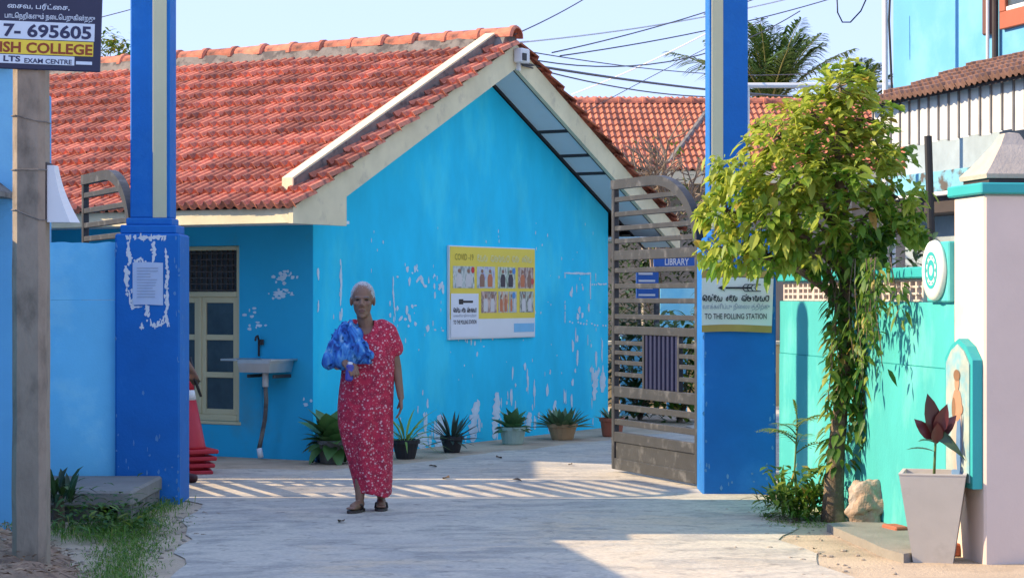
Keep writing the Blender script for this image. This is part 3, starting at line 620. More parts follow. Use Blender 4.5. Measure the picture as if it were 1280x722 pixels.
bsheet(.045, bhei - .055, m_ban, -.004, "cloth"); bsheet(bhei - .058, bhei, m_ochre, -.002, "top_band"); bsheet(0, .05, m_ochre, -.006, "bottom_band")
Y_ = -.024
text("TO THE POLLING STATION", m_ink, bn, .02, .095 + .0, bwid * .86, .04, Y_, bold=.012)
sinhala(WORD, m_ink, bn, .005, .225, bwid * .93, .042, Y_, .17)
text(TAMV, mat("grey_ink", (.2, .24, .3), .6, .05, 3, 0), bn, .005, .155, bwid * .93, .052, Y_, bold=.008)
ar = MB(); az = bhei - .125; ribbon(ar, [(.17, az), (.36, az)], .014, Y_)
ar.add([(.115, Y_, az), (.165, Y_ - .0001, az + .025), (.155, Y_, az), (.165, Y_ - .0001, az - .025)], [(0, 1, 2), (0, 2, 3)])
for s_ in (1, -1):
    for k in range(4): ribbon(ar, [(.29 + k * .03, az), (.31 + k * .03, az + s_ * .024), (.335 + k * .03, az + s_ * .024)], .007, Y_ - .0002 * (k + 1))
ar.build("printed_arrow", m_ink, bn, recalc=False)
MB().bb(0, .2, -.012, -.009, bhei + .01, bhei + .11).build("pasted_sheet", mat("aged_sheet", (.55, .56, .5), .8, .1, 9, .05), bn)

# ------------------------------------------------------------------ gate leaves
def gate(label, hinge, free):
    hinge = Vector(hinge); free = Vector(free); a = math.atan2(free.y - hinge.y, free.x - hinge.x); L = (free - hinge).length
    t = thing("metal_gate", label, "gate", (hinge.x, hinge.y, 0), a, "pair of steel gate leaves swung open"); cx = .52 * L
    ztop = lambda x: 1.84 + .53 * (1 if x >= cx else math.sqrt(max(0, 1 - ((cx - x) / cx) ** 2)))
    def xin(z):
        if z <= 1.84: return 0.0
        q = (z - 1.84) / .53; return cx - cx * math.sqrt(max(0, 1 - q * q))
    MB().bb(L - .05, L, -.025, .025, .03, 2.37, .006).build("stile", m_gate, t); MB().bb(0, .05, -.025, .025, .03, 1.86, .006).build("stile", m_gate, t)
    # curved head rail
    n = 22; rings = []
    xs = [cx - cx * math.cos(math.pi / 2 * i / n) for i in range(n + 1)] + [L]
    for x in xs:
        z = ztop(x); tx = 1.0; nrm = Vector((-(cx - x) / cx / cx, 0, (z - 1.84) / .53 / .53)) if x < cx else Vector((0, 0, 1)); nrm.normalize()
        p = Vector((x, 0, z)); q = p - nrm * .075; rings.append([p + Vector((0, -.03, 0)), p + Vector((0, .03, 0)), q + Vector((0, .03, 0)), q + Vector((0, -.03, 0))])
    MB().loft(rings).build("head_rail", m_gate, t)
    def slat(z, h, x0=None, x1=None, nm="slat", y=.018):
        xa = (xin(z + h / 2) + (.03 if z > 1.84 else .05)) if x0 is None else x0
        MB().bb(xa, (L - .05) if x1 is None else x1, -y, y, z - h / 2, z + h / 2, .004).build(nm, m_gate, t)
    for z in (2.21, 2.09, 1.977, 1.873): slat(z, .040)
    slat(1.758, .078, .05, nm="rail", y=.022)
    for z in (1.637, 1.51, 1.394, 1.266): slat(z, .040)
    slat(1.157, .065, nm="rail", y=.022); slat(.66, .085, nm="rail", y=.022)
    b0, b1 = .33, 1.0
    for z in (1.053, .974, .895, .80):
        slat(z, .034, .05, b0); slat(z, .034, b1, L - .05)
    for x in (b0, b1 - .03): MB().bb(x, x + .03, -.02, .02, .7025, 1.1245, .003).build("panel_stile", m_gate, t)
    for k in range(8):
        x = b0 + .06 + k * (b1 - b0 - .12) / 7; MB().bb(x - .02, x + .02, -.012, .012, .7025, 1.1245, .003).build("bar", m_gatebar, t)
    for z in (.537, .415): slat(z, .048)
    slat(.294, .08, nm="rail", y=.022)
    MB().bb(.05, L - .05, -.006, .006, .115, .254).build("kick_plate", m_gate, t)
    slat(.075, .09, nm="rail", y=.022)
    for z in (.4, 1.5):
        MB().tube([(-.012, 0, z - .05), (-.012, 0, z + .05)], .014, 8).build("hinge", m_gate, t)
    return t
gate("grey slatted steel gate leaf with curved head hinged beside the banner pillar", (1.40, 16.08), (.83, 17.02 + .55))
gate("grey slatted steel gate leaf standing behind the pale blue wall", (-2.69, 15.36), (-3.33, 16.83))

# ------------------------------------------------------------------ left side: pale blue wall, blue house, post, sign
lw = thing("compound_wall", "pale blue rendered wall joining the royal blue pillar", "wall", (-2.73, 15.02, 0), R(180))
MB().bb(.004, .72, -.1, .1, -.05, 1.403).build("lower_wall", m_paleblue, lw); 
rings = []
for i in range(15):
    x = .004 + .716 * i / 14; j = .012 * noise.noise(Vector((x * 9, 0, 0))); rings.append([(x, -.094, 1.405), (x, .094, 1.405), (x, .094, 1.80 + j), (x, -.094, 1.80 + j * .7)])
MB().loft(rings).build("upper_wall", m_paleblue, lw)
lh = thing("blue_house", "pale blue flat roofed house beside the concrete post", "house", (-2.98, 13.12, 0), 0)
poly = [(0, 0), (-.27, 2.12), (-6, 2.12), (-6, 0)]
MB().slab(poly, -.05, 2.83).build("wall", mat("light_sky_blue_paint", (.16, .46, .74), .8, .1, 1.1, .15, 70, col2=(.20, .54, .78), c2scale=.8), lh)
MB().slab([(-.06, -.06), (-.06, 0), (-.003, -.003), (-.003, -.001), (-6, -.001), (-6, -.06)][0:1] + [(-.06, -.003), (-6, -.003), (-6, -.06)], 2.83, 2.86).build("roof_edge", m_greycem, lh)
MB().prism([(-3, 2.02), (-.04, 2.02), (-.04, 2.05), (-.13, 2.12), (-3, 2.12)], -.42, -.002).build("window_hood", m_greycem, lh)
bw_ = thing("boundary_wall", "low rendered boundary wall running from the blue house along the lane", "wall", (-3.02, 12.98, 0))
MB().slab([(-.38, 0), (0, -1.9), (0.1, -10), (-.1, -10), (-.2, -1.9), (-.58, 0)], -.05, 1.92).build("wall", m_paleblue, bw_); MB().slab([(-.35, 0), (.03, -1.9), (.13, -10), (-.13, -10), (-.23, -1.9), (-.61, 0)], 1.92, 1.98).build("coping", m_greycem, bw_)
ob_ = thing("added_sun_blocker", "plain blue block added out of view to shade the side wall of the tiled house", "building", (-5.4, 17.2, 0))  # unseen block added to keep the sun off the long side wall
MB().bb(-3, 0, 0, 4.2, -.05, 2.9).build("wall", m_longblue, ob_); MB().bb(-3.2, .2, -.2, 4.4, 2.9, 3.0).build("roof", m_greycem, ob_)
# concrete post
cp = thing("concrete_post", "stained square concrete post holding the college sign", "post", (-2.415, 10.85, 0))
rings = []
for i in range(18):
    z = -.1 + i * 3.1 / 17; a = .085 - .004 * z / 3; j = .004
    rings.append([(sx * (a - c1) + j * noise.noise(Vector((sx, sy, z * 3))), sy * (a - c2) , z) for sx, sy, c1, c2 in ((-1, -1, 0, .03), (-1, -1, .03, 0), (1, -1, .03, 0), (1, -1, 0, .03), (1, 1, 0, .03), (1, 1, .03, 0), (-1, 1, .03, 0), (-1, 1, 0, .03))])
MB().loft(rings).build("shaft", m_post, cp)
for z, tl in ((1.86, -.05), (2.06, .0), (2.33, -.03)):
    MB().tube([(-.088, -.05, z), (-.06, -.087, z), (.06, -.087, z + tl), (.088, -.05, z + tl), (.087, .05, z + tl), (.0, .09, z), (-.08, .08, z), (-.088, -.05, z)], .003, 5).build("tie_wire", m_greycem, cp)
# sign board
sg = thing("sign_board", "dark blue painted college sign board with white and yellow text panels", "sign", (-3.25, 10.70, CH + (HY - 79) / F * 10.70), 0)
sg.rotation_euler = (0, R(1.8), R(4)); X0 = 3.25
sgx = lambda px: (px - 640) / F * 10.7 + X0
sgz = lambda py: (79 - py) / F * 10.7 + .0
SR = sgx(122)
MB().bb(0, SR, -.012, .012, 0, .60, .004).build("panel", mat("sign_navy", (.025, .03, .07), .5, .15, 4, .05), sg)
m_swhite = mat("sign_pale_blue", (.60, .70, .80), .6, .05, 5, 0); m_syel = mat("sign_yellow", (.80, .62, .06), .6, .05, 5, 0); m_sbrown = mat("sign_brown_red", (.27, .055, .02), .6, .05, 5, 0); m_snavy = mat("sign_ink_navy", (.03, .035, .09), .6, .05, 5, 0)
b = lambda x0, x1, y0, y1, m, nm="printed_band", y=-.0135: MB().bb(sgx(x0), sgx(x1), y - .0005, y + .0012, sgz(y1), sgz(y0)).build(nm, m, sg)
b(-90, 114, 19, 41, m_swhite); b(-90, 113, 42, 60, m_syel); b(-90, 90, 61, 72, m_swhite); b(92, 112, 66.5, 70.5, m_swhite)
ty = -.0155
text("7- 695605", m_snavy, sg, sgx(1), sgz(39), sgx(110) - sgx(1), sgz(22) - sgz(39), ty, bold=.03)
text("ISH COLLEGE", m_sbrown, sg, sgx(-3), sgz(58.5), sgx(112) - sgx(-3), sgz(45) - sgz(58.5), ty, bold=.03)
text("LTS", m_snavy, sg, sgx(2), sgz(70), sgx(23) - sgx(2), sgz(62.5) - sgz(70), ty, bold=.03); text("EXAM CENTRE", m_snavy, sg, sgx(28), sgz(71), sgx(87) - sgx(28), sgz(65) - sgz(71), ty, bold=.02)
text("பாடெநறிகளும் நைடெபறுகின்றது", m_swhite, sg, sgx(2), sgz(18), sgx(114) - sgx(2), sgz(8) - sgz(18), ty, bold=.012)
text("ைசவ, பரீட்ைச,", m_swhite, sg, sgx(5), sgz(4.5), sgx(82) - sgx(5), sgz(-4) - sgz(4.5), ty, bold=.012)
for z in (.15, .45): MB().bb(X0 - 2.66 - .13, X0 - 2.66 + .13, -.03, -.0125, z, z + .03).build("clamp", m_gate, sg) if False else None
# white curved panel on the post
cv = thing("curved_panel", "white curved metal panel fixed to the side of the concrete post", "panel", (-2.327, 10.86, P(0, 278, 10.85).z))
rings = []
for i in range(12):
    t = i / 11; z = .285 * t; bow = .03 * math.sin(math.pi * t * .5); rings.append([(.0, -.05, z), (.045 - .03 * t + .05 * (1 - t) ** 2 + .02, -.05, z), (.10 - .045 * t + .05 * (1 - t) ** 2 - bow * .5 , .03, z), (.02, .09, z)])
MB().loft(rings).build("shell", m_white, cv, smooth=False)
MB().bb(-.012, .0, -.06, .08, .01, .30, .003).build("back_plate", m_dark, cv)
# concrete step
st = thing("concrete_slab", "low grey concrete culvert slab at the foot of the pale blue wall", "slab", (-2.8, 14.2, 0))
mb = MB(); mb.bb(-.42, .40, -.55, .62, .10, .2, .015); mb.build("slab", mat("old_slab_concrete", (.24, .22, .19), .92, .2, 4, .5, 40), st)
MB().bb(-.40, .16, -.48, .6, -.02, .10).build("base", m_greycem, st); MB().bb(.30, .385, -.52, .6, -.02, .10).build("base", m_greycem, st)

# ------------------------------------------------------------------ sink, cones, potted plants
sk = thing("wash_basin", "stainless steel wash basin fixed to the shaded blue wall beside the window", "sink", C0 + Vector((-.866 * .43, .5 * .43, .88)), R(60))
M = m_steel
sk.scale = (.86, .86, 1); bas = MB(); X1, X2, Y1, Y2 = -.42, -.03, -.24, .10
def rr(x0, x1, y0, y1, z): return [(x0, y0, z), (x1, y0, z), (x1, y1, z), (x0, y1, z)]
o_ = [rr(-.415, -.035, -.255, .115, -.11), rr(-.43, -.02, -.27, .13, -.03), rr(-.43, -.02, -.27, .13, 0), rr(-.41, -.04, -.25, .11, 0), rr(-.40, -.05, -.24, .10, -.095)]
bas.loft(o_).build("bowl", M, sk); MB().bb(-.45, -.003, .131, .33, -.012, .006, .003).build("drainboard", M, sk); MB().bb(-.45, -.003, -.31, -.2705, -.012, .006, .003).build("drainboard", M, sk)
MB().tube([(-.03, .16, .02), (-.03, .16, .16), (-.06, .15, .20), (-.12, .13, .19), (-.13, .13, .16)], .011, 8).build("tap", m_dark, sk, smooth=True)
MB().bb(-.05, -.02, .10, .14, .12, .17, .004).build("tap_handle", m_dark, sk)
MB().tube([(-.2, -.05, -.12), (-.2, -.05, -.24)], .032, 12).build("waste_fitting", m_white, sk, smooth=True)
MB().tube([(-.2, -.05, -.24), (-.2, -.06, -.36), (-.18, -.03, -.52), (-.17, .02, -.68), (-.17, .05, -.78)], .022, 10).build("drain_hose", m_greycem, sk, smooth=True)
MB().tube([(-.17, .05, -.78), (-.17, .03, -.86)], .028, 10).build("hose_end", m_white, sk, smooth=True)
MB().tube([(-.012, .14, .02), (-.012, .14, -.87)], .012, 8).build("supply_pipe", m_longblue, sk); 
for y in (-.22, .10): MB().bb(-.30, -.001, y - .01, y + .01, -.16, -.131, .002).build("bracket", m_gate, sk)
def cone(label, k):
    t = thing("traffic_cone", label, "traffic cone", (-2.63 + .004 * k, 17.45, .055 * k), R(12 + 4 * k), "stacked red traffic cones")
    mb = MB(); mb.bb(-.20, .20, -.20, .20, .002, .035, .01); mb.build("base", m_redcone, t)
    MB().lathe([(.15, .034), (.14, .06), (.066, .43)], 20).build("lower_cone", m_redcone, t, True)
    MB().lathe([(.0665, .429), (.052, .51)], 20).build("white_sleeve", m_white, t, True); MB().lathe([(.0525, .509), (.036, .60), (.03, .61)], 20).build("upper_cone", m_redcone, t, True)
for k, lb in enumerate(("lowest red traffic cone of the stack, its square base on the ground", "red traffic cone second from the bottom of the stack", "red traffic cone third from the bottom of the stack", "topmost red traffic cone of the stack behind the pillar")): cone(lb, k)

def leafmesh(L, W, curve, m, name="leaf", seg=5, fold=.3):
    mb = MB(); mb.leaf((0, 0, 0), (1, 0, 0), (0, 0, 1), L, W, curve, seg=seg, fold=fold); return mb.mesh(name, m, recalc=False, smooth=True)
def potted(label, px, py, pot_prof, pot_m, leaves, rim=None, sq=False, offs=0.0):
    g = G(px, py); t = thing("potted_plant", label, "potted plant", (g.x, g.y + offs, 0), random.uniform(0, 1), "potted plants along the foot of the blue gable")
    p = MB().lathe(pot_prof, 18 if not sq else 4); p.build("pot", pot_m, t, smooth=False)
    zt = pot_prof[-1][1]; MB().lathe([(pot_prof[-1][0] * .98, zt - .012), (pot_prof[-1][0] * .1, zt - .006)], 14).build("soil", m_dirt, t)
    for (me, n, el0, el1, sc0, sc1, rad) in leaves:
        for k in range(n):
            u = k / max(1, n - 1); o = link("leaf", me, t); az = k * 2.39996 + random.uniform(-.2, .2); el = el0 + (el1 - el0) * u + random.uniform(-.12, .12); s_ = sc0 + (sc1 - sc0) * u
            o.rotation_euler = (random.uniform(-.2, .2), -el, az); o.scale = (s_, s_, s_); o.location = (rad * math.cos(az), rad * math.sin(az), zt - .01)
    return t
def pot(r0, r1, h, lip=.012): return [(r0 * .9, 0.0), (r0, .01), (r1, h - .035), (r1 + lip, h - .034), (r1 + lip, h), (r1 - .012, h), (r1 - .016, h - .03)]
l_ag = leafmesh(.28, .035, .10, m_agave); l_sp = leafmesh(.36, .022, .75, m_spider); l_ro = leafmesh(.17, .085, .25, m_rosette, fold=.5); l_al = leafmesh(.21, .055, .05, m_aloe); l_big = leafmesh(.22, .13, .45, mat("pothos_leaf", (.08, .18, .05), .4, .25, 9, 0, rand=.35))
m_potb = mat("black_nursery_pot", (.025, .026, .03), .6, .15, 6, .1); m_potg = mat("pale_green_pot", (.33, .45, .38), .7, .1, 6, .1); m_pott = mat("tan_clay_pot", (.42, .27, .14), .85, .15, 6, .2); m_potr = mat("brick_red_pot", (.36, .11, .06), .8, .12, 6, .15); m_potgr = mat("grey_cement_pot", (.17, .165, .155), .9, .2, 8, .3)
potted("trailing dark leafy plant in a grey cement pot at the house corner", 415, 579, pot(.10, .115, .20), m_potgr, [(l_big, 30, -.5, 1.3, 1.0, .9, .05), (l_big, 12, .9, 1.5, 1.6, 1.5, .03)])
potted("arching light green spider plant in a black pot", 507, 573, pot(.085, .115, .17), m_potb, [(l_sp, 34, .35, 1.35, .9, 1.05, .03)])
potted("dark spiky agave in a black pot against the flaking wall", 565, 565, pot(.075, .10, .15), m_potb, [(l_ag, 40, -.15, 1.4, .95, 1.0, .03)])
potted("green rosette plant in a pale green rimmed pot", 641, 555, pot(.10, .125, .17, .006), m_potg, [(l_ro, 24, .0, 1.3, 1.0, .9, .03), (l_ro, 10, .8, 1.5, 1.3, 1.35, .02)])
potted("wide clump of succulents in a tan clay pot", 703, 549, pot(.11, .145, .16), m_pott, [(l_al, 44, .05, 1.3, 1.25, 1.0, .08)])
potted("small green plant in a brick red pot at the far corner of the gable", 765, 545, pot(.10, .12, .19), m_potr, [(l_al, 20, .2, 1.4, .85, .8, .03)])
# small blue bag slumped by the corner pot
g_ = G(402, 577); bag = MB(); bag.ell((0, 0, .13), (.08, .07, .14)); me = evaluated(bag, .012, 2, [mat("dark_blue_plastic_bag", (.02, .10, .24), .35, .3, 14, .4, 25)], "plastic_bag")
for v in me.vertices:
    n_ = noise.noise(v.co * 16) * .03; v.co += Vector((n_, n_ * .6, 0)); v.co.z = max(.002, v.co.z)
link("plastic_bag", me, None, (g_.x - .01, g_.y - .02, 0), label="small dark blue bag slumped at the corner of the house", category="bag")

# ------------------------------------------------------------------ right side: turquoise wall, post, plaque
A = Vector((1.925, 15.56, 0)); B = Vector((2.45, 11.98, 0)); wa = math.atan2(B.y - A.y, B.x - A.x); WL = (B - A).length
tw = thing("turquoise_wall", "turquoise boundary wall with a band of pierced cement blocks", "wall", A, wa)
MB().bb(0, WL, 0, .13, -.05, 1.02).build("lower_wall", m_turq, tw); MB().bb(0, WL, .003, .127, 1.026, 1.395).build("upper_wall", m_turq, tw); MB().bb(0, WL - .001, .008, .122, 1.0205, 1.0255).build("joint", m_turqd, tw)
MB().bb(0, WL - .36, -.02, .15, 1.535, 1.60, .008).build("coping", m_turqd, tw)
bl_ = MB(); BW, BH = .372, .136
for i in range(4): bl_.bb(i * (BW - .026) / 3, i * (BW - .026) / 3 + .026, 0, .08, 0, BH, .002)
for i in range(4):
    for j in range(3): bl_.bb(.026 + j * (BW - .026) / 3 + .0005, (j + 1) * (BW - .026) / 3 - .0005, .002, .078, i * (BH - .014) / 3, i * (BH - .014) / 3 + .014, .002)
blm = bl_.mesh("lattice_block", m_lattice)
nb = int((WL - .36) / (BW + .004))
for i in range(nb): link("lattice_block", blm, tw, (.02 + i * (BW + .006), .025, 1.397))
MB().bb(WL - .36, WL - .002, -.03, .16, 1.397, 1.735, .008).build("end_pier", m_turq, tw)
# emblem disc
em = thing("emblem_disc", "round white and turquoise emblem disc at the top of the turquoise wall", "emblem", tw.matrix_basis @ Vector((WL - .19, -.031, 1.575)), wa)
dm = Matrix.Rotation(R(90), 4, 'X')
MB().lathe([(.168, 0), (.172, .012), (.165, .03), (.14, .034), (.0005, .034)], 32, M=dm).build("disc", mat("emblem_white", (.62, .68, .60), .6, .08, 9, .1), em, True)
def ringm(r0, r1, y, m, nm, n=32):
    vs = [(r * math.cos(2 * math.pi * k / n), y, r * math.sin(2 * math.pi * k / n)) for r in (r0, r1) for k in range(n)]
    MB().add(vs, [(k, (k + 1) % n, n + (k + 1) % n, n + k) for k in range(n)]).build(nm, m, em, recalc=False)
ringm(.085, .105, -.0355, m_turqd, "painted_ring"); ringm(.03, .06, -.0356, m_turqd, "painted_ring")
pt = MB()
for k in range(10):
    a = k * .6283; pt.add([(.065 * math.cos(a), -.0357, .065 * math.sin(a)), (.08 * math.cos(a + .2), -.0357, .08 * math.sin(a + .2)), (.08 * math.cos(a - .2), -.0357, .08 * math.sin(a - .2))], [(0, 1, 2)])
pt.build("painted_petals", m_turqd, em, recalc=False)
# boundary post
pk = Vector((2.52, 11.52, 0)); bp = thing("boundary_post", "thick whitewashed post with turquoise cap and pyramid top", "post", pk, wa)
# local X towards the camera, local Y to the right; front corner at the origin
MB().bb(-.47, 0, 0, .46, -.05, 1.975, .012).build("shaft", m_postpink, bp); MB().bb(-.50, .03, -.03, .49, 1.975, 2.035, .008).build("cap", m_turqd, bp)
MB().bb(-.43, -.04, .04, .42, 2.035, 2.062).build("neck", m_dark, bp)
def fr(hx, z): return [(-.235 - hx, .23 - hx, z), (-.235 + hx, .23 - hx, z), (-.235 + hx, .23 + hx, z), (-.235 - hx, .23 + hx, z)]
MB().loft([fr(.205, 2.062), fr(.21, 2.085), fr(.16, 2.14), fr(.075, 2.25), fr(.04, 2.315), fr(.0, 2.322)]).build("pyramid", mat("rough_cement_render", (.46, .40, .33), .9, .15, 7, .35, 60), bp)
MB().bb(-.43, -.05, -.16, -.002, -.02, .36, .01).build("base_block", m_white, bp) if False else None
# plaque
plq = thing("arched_plaque", "tall arched painted plaque of a robed figure on the white post", "plaque", bp.matrix_basis @ Vector((-.24, -.002, .40)), wa)
def arch(hw, h, rad=None, n=10):
    return [(-hw, 0), (hw, 0), (hw, h * .86), (hw * .55, h * .95), (0, h), (-hw * .55, h * .95), (-hw, h * .86)]
PH = .80
MB().prism([(x, z) for x, z in arch(.215, PH)], -.055, 0).build("frame", m_turqd, plq)
MB().prism([(x, z + .03) for x, z in arch(.18, PH - .06)], -.062, -.0555).build("picture_ground", mat("plaque_pale", (.34, .40, .36), .6, .2, 7, .1, col2=(.20, .38, .42), c2scale=5), plq)
fgr = MB()
def blob(cx, cz, rx, rz2, mi, yy): fgr.add([(cx + rx * math.cos(q * .4488), yy, cz + rz2 * math.sin(q * .4488)) for q in range(14)], [tuple(range(14))], mi)
blob(0, .26, .085, .22, 0, -.0635); blob(.03, .22, .045, .17, 3, -.0640); blob(.0, .44, .075, .09, 1, -.0645); blob(-.05, .42, .03, .06, 2, -.0650); blob(.0, .56, .036, .048, 1, -.0655); blob(.0, .60, .05, .032, 2, -.0660); blob(.06, .42, .035, .03, 1, -.0665); blob(0, .06, .10, .03, 3, -.0670)
fgr.build("painted_figure", [mat("figure_robe", (.45, .36, .30), .6, .15, 12, 0), mat("figure_skin", (.42, .22, .13), .6, .15, 12, 0), mat("figure_brown", (.22, .12, .06), .6, .15, 12, 0), mat("figure_blue", (.10, .20, .36), .6, .15, 12, 0)], plq, recalc=False)

# planter with rubber plant
g_ = G(1172, 703); plt = thing("planter", "tall tapered grey planter standing before the whitewashed post", "planter", (g_.x, g_.y + .1, 0), R(-14))
m_plg = mat("grey_fibre_cement", (.50, .465, .41), .8, .08, 4, .08, 60, col2=(.40, .37, .32), c2scale=5, c2lo=.56, c2hi=.75)
def sq(h, z): return [(-h, -h, z), (h, -h, z), (h, h, z), (-h, h, z)]
MB().loft([sq(.105, 0), sq(.175, .47), sq(.178, .475), sq(.178, .482), sq(.158, .482), sq(.150, .44)]).build("pot", m_plg, plt)
MB().add(sq(.149, .445), [(0, 1, 2, 3)]).build("soil", m_dirt, plt, recalc=False)
rp = thing("rubber_plant", "young rubber plant with dark red upright leaves growing in the grey planter", "plant", (g_.x, g_.y + .1, .445))
MB().tube([(0, 0, 0), (.005, 0, .12), (.012, 0, .28), (.012, 0, .34)], [.008, .007, .006, .004], 8).build("stem", mat("green_stem", (.10, .16, .05), .6, .1), rp, smooth=True)
m_rub = mat("dark_red_rubber_leaf", (.055, .014, .014), .3, .2, 6, .03, 20, spec=.55); m_rub2 = mat("red_rubber_leaf", (.10, .02, .018), .3, .2, 6, .03, 20, spec=.55); m_rub3 = mat("dark_green_rubber_leaf", (.035, .065, .025), .3, .2, 6, .03, spec=.55)
def rleaf(d, L, W, m, z=.3, dr=.05, up=(0, 0, 1)):
    mb = MB(); mb.leaf((.01, 0, z), d, up, L, W, dr, seg=5, fold=.35); me = mb.mesh("leaf", m, recalc=False, smooth=True); link("leaf", me, rp).scale = (.9, .9, .95)
rleaf((-.20, -.05, 1), .27, .105, m_rub, .22, .0, (.25, -1, 0)); rleaf((.30, -.2, 1), .22, .085, m_rub2, .22, 0, (-.3, -1, 0)); rleaf((.75, .05, .9), .20, .075, m_rub, .21, .02, (-.5, -1, 0)); rleaf((-.75, .0, .8), .19, .08, m_rub2, .20, .0, (.5, -1, 0)); rleaf((.02, -.4, 1), .14, .075, m_rub2, .19, 0, (.1, -1, 0))
rleaf((.55, -.3, .25), .20, .10, m_rub3, .22, .95, (.3, -1, .5)); rleaf((-1, -.2, .35), .20, .05, m_rub3, .15, .25); rleaf((-.9, -.3, .4), .13, .06, m_rub3, .2, .3)
# rock, kerb slab, bricks
rk = MB(); rk.ell((0, 0, .15), (.13, .055, .165), nu=20, nv=14); me = evaluated(rk, .012, 0, [mat("pale_brown_rock", (.36, .255, .175), .9, .3, 12, .8, 25, col2=(.42, .34, .27), c2scale=8, bdist=.02)], "rock")
for v in me.vertices:
    c = v.co.copy(); n_ = noise.noise(c * 9) * .05 + noise.noise(c * 22) * .022; v.co += (c - Vector((0, 0, .15))).normalized() * n_; v.co.x += .10 * max(0, c.z - .1); v.co.z = max(-.01, v.co.z)
me.polygons.foreach_set("use_smooth", [False] * len(me.polygons))
g_ = G(1085, 663); o = link("rock", me, None, (g_.x, g_.y + .05, 0), label="rough flat brown stone leaning against the turquoise wall", category="rock"); o.rotation_euler = (R(-14), 0, R(-10))
kp = [G(*q).to_2d() for q in ((1035, 664), (1060, 676), (1092, 690), (1128, 703), (1150, 700), (1150, 672), (1110, 662), (1075, 660))]
kb = MB().slab([tuple(p) for p in jag([tuple(p) for p in kp], .08, .03, 8.8)], -.02, .05); kb.build("kerb_slab", mat("old_slab_concrete", (.24, .22, .19)), None, label="thin worn concrete slab on the ground beside the planter", category="slab")
m_brk = mat("red_brick", (.40, .12, .065), .9, .2, 9, .4)
for (px, py, a, lb) in ((1122, 672, -75, "broken red brick lying between the stone and the planter"), (1192, 694, -80, "red brick lying at the foot of the white post")):
    g_ = G(px, py); o = MB().box((0, 0, .035), (.20, .095, .07), .008).build("brick", m_brk, None, loc=(g_.x, g_.y + .06, 0), label=lb, category="brick"); o.rotation_euler = (0, 0, R(a))

# ------------------------------------------------------------------ tree on the right, vine, undergrowth
rt = random.Random(42)
def rv(s=1.0): return Vector((rt.gauss(0, s), rt.gauss(0, s), rt.gauss(0, s)))
TB = Vector((2.04, 13.72, 0)); TD = 13.72
tree = thing("leafy_tree", "young tree with yellow green leaves growing against the turquoise wall", "tree", TB)
def tl(px, py, dy=0.0): return P(px, py, TD + dy) - TB
trunk_pts = [(0, 0, -.05), (.0, 0, .15), (.02, .0, .45), (.05, 0, .75), (.075, -.01, 1.05), (.08, -.01, 1.4), (.07, -.02, 1.75), (.04, -.03, 2.1), (.03, -.03, 2.5), (.04, -.02, 2.8)]
tb = MB(); tb.tube(trunk_pts, [.085, .068, .055, .047, .043, .039, .034, .026, .016, .008], 10)
lobes = [(1050, 108, 40, 30, .26), (1015, 140, 38, 30, .28), (1080, 150, 38, 34, .3), (975, 172, 42, 30, .34), (1040, 178, 50, 34, .36), (1100, 195, 36, 26, .3), (925, 218, 42, 26, .36), (985, 222, 50, 32, .4), (1060, 228, 50, 34, .42), (1122, 246, 38, 22, .3), (908, 262, 34, 28, .3), (955, 275, 46, 34, .4), (1015, 272, 48, 34, .42), (1080, 275, 44, 28, .36), (1132, 284, 28, 22, .26), (905, 308, 30, 22, .28), (960, 318, 36, 22, .32), (1015, 318, 44, 24, .32), (1075, 318, 34, 20, .3)]
centers = []
for px, py, rx, ry, rd in lobes:
    c = tl(px, py, -.05); s_ = TD / F
    for k in range(max(4, int(rx * ry / 44))):
        u = rv(); u.normalize(); u *= rt.uniform(.35, 1.0) ** .5
        centers.append(c + Vector((u.x * rx * s_, u.y * rd, u.z * ry * s_)))
    zr = min(max(1.35, c.z - .35), 2.6); tb.tube([(.06, -.02, zr), (.06 + (c.x - .06) * .45, c.y * .5, (zr + c.z) / 2 + .06), c], [.024, .016, .006], 6)
for c in centers[::3]:
    l = min(range(len(lobes)), key=lambda i: (tl(lobes[i][0], lobes[i][1], -.05) - c).length); q = tl(lobes[l][0], lobes[l][1], -.05)
    tb.tube([q, q.lerp(c, .5) + rv(.02), c], [.006, .004, .003], 4)
tb.build("trunk", m_bark, tree, smooth=True)
cr_ = MB()
for c in centers:
    out = (c - Vector((.03, 0, 1.9))).normalized(); ax = (out + Vector((0, 0, .35)) + rv(.3)).normalized(); tone = min(.97, max(.06, .72 + .26 * noise.noise(c * 2.2) - .20 * out.x + .18 * out.z + rt.gauss(0, .12)))  # leaves paler towards the sun side and top: sunlight put into their colour
    n = rt.randint(9, 15)
    for k in range(n):
        a = k * 2.4 + rt.uniform(-.3, .3); p1 = ax.orthogonal().normalized(); p2 = ax.cross(p1); sp = rt.uniform(.5, 1.25)
        d = ax * rt.uniform(.15, .6) + (p1 * math.cos(a) + p2 * math.sin(a)) * sp + Vector((0, 0, -.22))
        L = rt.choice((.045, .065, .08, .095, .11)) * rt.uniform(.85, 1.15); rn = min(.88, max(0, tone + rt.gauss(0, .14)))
        if rt.random() < .025: rn = rt.uniform(.93, 1)
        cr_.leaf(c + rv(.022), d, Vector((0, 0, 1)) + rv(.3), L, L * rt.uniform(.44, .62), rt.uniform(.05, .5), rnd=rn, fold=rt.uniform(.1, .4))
cr_.build("crown", m_leaf, tree, recalc=False, attr=True, kind="stuff")
